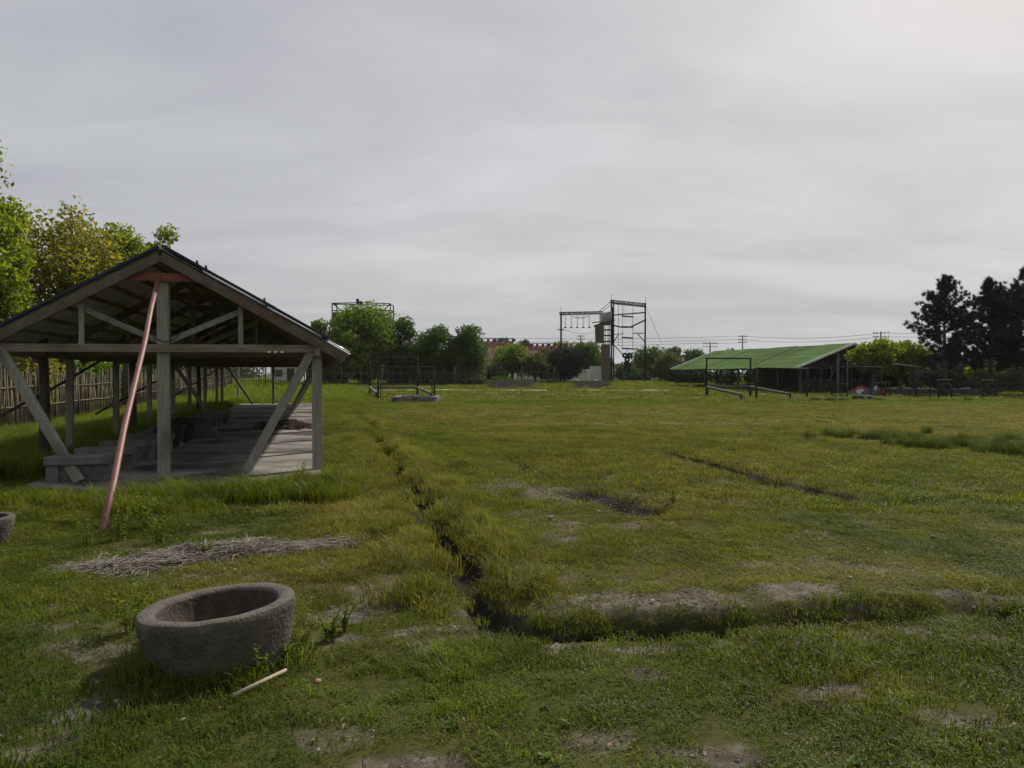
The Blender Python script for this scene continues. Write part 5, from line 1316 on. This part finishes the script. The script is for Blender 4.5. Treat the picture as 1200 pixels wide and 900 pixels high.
scatter('meadow_grass', 'olive meadow grass in the farther half of the field', PC['mid'], np.stack([x, y, gi(x, y)], 1), np.stack([s_, s_, hn], 1), grass_tint(x, y, zone_dry(x, y), deepness(x, y) * .5, np.clip(sstep(.5, -1, dd), 0, 1) * .6))
x, y = field_points(46, 110, 2.6)
k = (x > wx(1000, 1) * y - 100) ; s_ = rng.uniform(.9, 1.8, len(x)); dd = ditch_d(x, y)
hn = .45 + .9 * fbm(x * .35, y * .35, 159, 4) + 1.4 * sstep(2, -1, dd) + .9 * sstep(60, 80, y); kk = hn * rng.uniform(.6, 1.3, len(x)) > .5; kk &= ~((np.abs(y - 70.1) < 1.5) & (np.abs(x) < 14) & (fbm(x * .6, y * 0 + 2, 201, 3) + rng.normal(0, .06, len(x)) > .46)); x, y, s_, hn, dd = x[kk], y[kk], s_[kk], hn[kk], dd[kk]
scatter('rough_grass', 'rough grass tufts at the far end of the field', PC['coarse'], np.stack([x, y, gi(x, y)], 1), np.stack([s_, s_, hn], 1), grass_tint(x, y, np.clip(.25 + 0 * x, 0, 1), deepness(x, y) * .5, np.clip(sstep(2, -1, dd) * .8 + .35 * sstep(58, 75, y), 0, 1)))
# tall grass: ditch banks, shed edges, weedy row on the right
tx, ty, th, tl, tdr = [], [], [], [], []
def add_tall(x, y, h, lime, dry):
    tx.append(x); ty.append(y); th.append(np.broadcast_to(h, x.shape) * rng.uniform(.65, 1.2, len(x))); tl.append(np.broadcast_to(lime, x.shape)); tdr.append(np.broadcast_to(dry, x.shape))
yy = np.sqrt(rng.uniform(5.3 ** 2, 28 ** 2, 1500)); side = rng.random(1500) < .6
off = np.where(side, rng.normal(.33, .10, 1500), rng.normal(-.42, .18, 1500)); xx = -0.05 - .2257 * (yy - 4.93) + off
wobs = ditch_d(xx, yy); xx = xx + (off - wobs)
add_tall(xx, yy, .55 + .35 * vnoise(yy * .8, yy * 0, 161), .15, .45)
n_ = 3200; u = -8.3 + rng.random(n_) * 4.1; v = rng.random(n_) ** 1.3 * 34; x, y = from_uv(u, v); add_tall(x, y, 1.15 + .7 * fbm(x * .6, y * .6, 163, 3), .55, .1)
n_ = 1500; u = -8.3 + rng.random(n_) * 11; v = 31 + rng.random(n_) * 22; x, y = from_uv(u, v); add_tall(x, y, 1.3, .75, .05)
n_ = 500; u = -8 + rng.random(n_) * 6.5; v = -1.2 - rng.random(n_) * 2.2; x, y = from_uv(u, v); k = rng.random(n_) < .16; x, y = x[k], y[k]; add_tall(x, y, .3 + .25 * rng.random(len(x)), .1, .2)
n_ = 700; u = .15 + np.abs(rng.normal(0, .35, n_)); v = -1 + rng.random(n_) * 31; x, y = from_uv(u, v); add_tall(x, y, .6, .3, .3)
for (px, py, sx_, n_, h) in ((285, 585, .55, 90, 1.35), (195, 585, .45, 60, 1.1), (345, 580, .35, 40, 1.2), (385, 570, .3, 40, 1.2), (150, 600, .5, 40, .9), (60, 590, .7, 60, .9), (240, 590, .3, 25, .9)):
    Z = zpy(py); x = wx(px, Z) + rng.normal(0, sx_, n_); y = Z + rng.normal(0, .22, n_); k = ~slab_in(x, y, -.12); add_tall(x[k], y[k], h, .15, .1)
a_ = rng.uniform(0, 6.28, 60); x, y = bx + (.36 + .10 * rng.random(60)) * np.cos(a_), by + (.34 + .10 * rng.random(60)) * np.sin(a_); add_tall(x, y, .45 + .25 * rng.random(60), .1, .15)
for k in range(60): pass
n_ = 45; x = rng.normal(0, .22, n_) - .30; y = 4.45 + rng.normal(0, .3, n_); add_tall(x, y, .26 + .10 * rng.random(n_), .35, .15)
n_ = 90; x = rng.uniform(.1, 4.5, n_); y = 4.98 + .10 * x + rng.normal(.03, .05, n_); add_tall(x, y, .32 + .14 * rng.random(n_), .0, .1)
x, y, h, l, d_ = [np.concatenate(q) for q in (tx, ty, th, tl, tdr)]
k = ~slab_in(x, y) & (ditch_depth(x, y) < .06) & (np.hypot(x - bx, y - by) > .30); x, y, h, l, d_ = x[k], y[k], h[k], l[k], d_[k]
s_ = rng.uniform(.8, 1.3, len(x)) * np.clip(.35 + .65 * h, .4, 1.5)
scatter('tall_grass', 'tall uncut grass along the ditch, the shed and the fence', PC['tall'], np.stack([x, y, gi(x, y)], 1), np.stack([s_, s_, h], 1), grass_tint(x, y, d_, deepness(x, y) * .5, l))
# dark weedy tufts in a row on the right of the field
row = [(949, 512, 1), (973, 510, 2), (987, 512, 3), (1007, 509, 1), (1020, 514, 4), (1032, 512, 4), (1046, 515, 4), (1050, 520, 3), (1073, 514, 2), (1086, 508, 1.6), (1070, 522, 3), (1085, 524, 4), (1097, 524, 4), (1112, 522, 4), (1125, 516, 1), (1133, 523, 3), (1153, 527, 3), (1162, 529, 2), (1174, 528, 2.5), (1192, 532, 3), (1173, 521, 1.5), (1180, 516, 1), (1205, 528, 4),
       (975, 468, 5), (988, 468, 3), (1135, 468, 3), (955, 468, 4), (1030, 468, 3)]
tx = []; ty = []
for (px, py, m_) in row:
    Z = zpy(py + 2); n_ = int(m_ * 7); tx.append(wx(px, Z) + rng.normal(0, .05 + .022 * m_, n_)); ty.append(Z + rng.normal(0, .13, n_))
x, y = np.concatenate(tx), np.concatenate(ty); n_ = len(x); s_ = rng.uniform(.6, 1.0, n_)
scatter('weed_tufts', 'row of dark green rank tufts across the right of the field', PC['tall'], np.stack([x, y, gi(x, y)], 1), np.stack([s_, s_, rng.uniform(.8, 1.35, n_)], 1), np.tile(np.array([[.062, .086, .018]]), (n_, 1)) * rng.uniform(.7, 1.3, (n_, 1)))

# dry leaf litter and broad-leaved rosettes in the near turf
def litter_mesh(seed):
    rg = np.random.default_rng(seed); n = 5
    P = np.c_[rg.normal(0, .05, (n, 2)), rg.uniform(.008, .03, n)]; Nn = rg.normal(0, .45, (n, 3)) + np.array([0, 0, 1]); Nn /= np.linalg.norm(Nn, axis=1)[:, None]
    V, Fc = leaf_quads(rg, P, Nn, .028, .4); m_ = np_mesh('litter', V, Fc); m_.materials.append(M['grass']); return m_
def rosette_mesh(seed):
    rg = np.random.default_rng(seed); V = []; Fc = []
    for k in range(9):
        a = k * .7 + rg.uniform(-.2, .2); L = rg.uniform(.03, .06); w = L * .32; up = rg.uniform(.15, .6)
        d = np.array([math.cos(a), math.sin(a), up]); s_ = np.array([-math.sin(a), math.cos(a), 0]); o = len(V)
        V += [d * .004, d * L * .55 + s_ * w, d * L * np.array([1, 1, .7]), d * L * .55 - s_ * w]; Fc.append((o, o + 1, o + 2, o + 3))
    m_ = np_mesh('rosette', np.array(V), np.array(Fc)); m_.materials.append(M['grass']); return m_
PC['litter'] = proto_collection('litter', [litter_mesh(k) for k in range(4)]); PC['rosette'] = proto_collection('rosette', [rosette_mesh(10 + k) for k in range(4)])
x, y = field_points(2.0, 12, 16); k = (ditch_depth(x, y) < .05) & ~slab_in(x, y) & (np.hypot(x - bx, y - by) > .45) & (fbm(x * 1.5, y * 1.5, 191, 3) > .42); x, y = x[k], y[k]; n_ = len(x)
cols = np.array([[.22, .17, .10], [.30, .26, .19], [.14, .09, .05], [.24, .2, .09]])[rng.integers(0, 4, n_)] * rng.uniform(.6, 1.2, (n_, 1)); s_ = rng.uniform(.5, 1.2, n_)
scatter('leaf_litter', 'dry brown leaf litter and straw bits scattered over the near turf', PC['litter'], np.stack([x, y, gi(x, y)], 1), np.stack([s_, s_, s_], 1), cols)
x, y = field_points(2.0, 13, 14); k = keep_mask(x, y) & (fbm(x * 1.1, y * 1.1, 195, 3) > .5); x, y = x[k], y[k]; n_ = len(x); s_ = rng.uniform(.35, .8, n_)
scatter('turf_weeds', 'small broad-leaved weed rosettes dotted through the near turf', PC['rosette'], np.stack([x, y, gi(x, y) + .012], 1), np.stack([s_, s_, s_], 1), np.tile(np.array([[.075, .125, .025]]), (n_, 1)) * rng.uniform(.7, 1.35, (n_, 1)))

def clod_mesh(seed):
    mb = MB(); random.seed(seed)
    mb.lathe([(0.002, -.4), (.8, -.25), (1.0, .1), (.6, .5), (.002, .6)], 6)
    mb.v = [(a * random.uniform(.006, .014), b * random.uniform(.006, .014), c * random.uniform(.006, .012)) for a, b, c in mb.v]; mb.sm = [False] * len(mb.sm)
    m_ = mb.mesh('clod'); m_.materials.append(M['clod']); return m_
M['clod'] = leafmat('earth_clod', (0.1, 0.1, 0.1), (0.1, 0.1, 0.1), 0.0, instancer=True)
PC['clod'] = proto_collection('clod', [clod_mesh(70 + k) for k in range(4)])
x, y = field_points(2.0, 12, 420); k = (dirt_mask(x, y) > rng.uniform(.25, .9, len(x))) & ~slab_in(x, y); x, y = x[k], y[k]; n_ = len(x); s_ = rng.uniform(.3, 1.0, n_) ** 2 * 1.7 + .25
scatter('earth_clods', 'small clods and crumbs of dry earth on the bare patches', PC['clod'], np.stack([x, y, gi(x, y)], 1), np.stack([s_, s_, s_], 1), np.array([[.15, .128, .095]]) * rng.uniform(.45, 1.35, (n_, 1)))['category'] = 'earth'

# ------------------------------------------------------------------ thin haze in the air
hz = MB().box((0, 200, 14), (760, 620, 32)).build('haze', None)
hm = bpy.data.materials.new('thin_haze'); hm.use_nodes = True; ht = hm.node_tree; ht.nodes.clear()
pv = N(ht, 'ShaderNodeVolumePrincipled'); pv.inputs['Color'].default_value = (0.85, 0.88, 0.92, 1); pv.inputs['Density'].default_value = 0.00011; pv.inputs['Anisotropy'].default_value = 0.2
ho = N(ht, 'ShaderNodeOutputMaterial'); ht.links.new(pv.outputs[0], ho.inputs['Volume'])
hz.data.materials.append(hm); tag(hz, 'thin pale haze in the air over the field', 'haze', None, 'stuff')
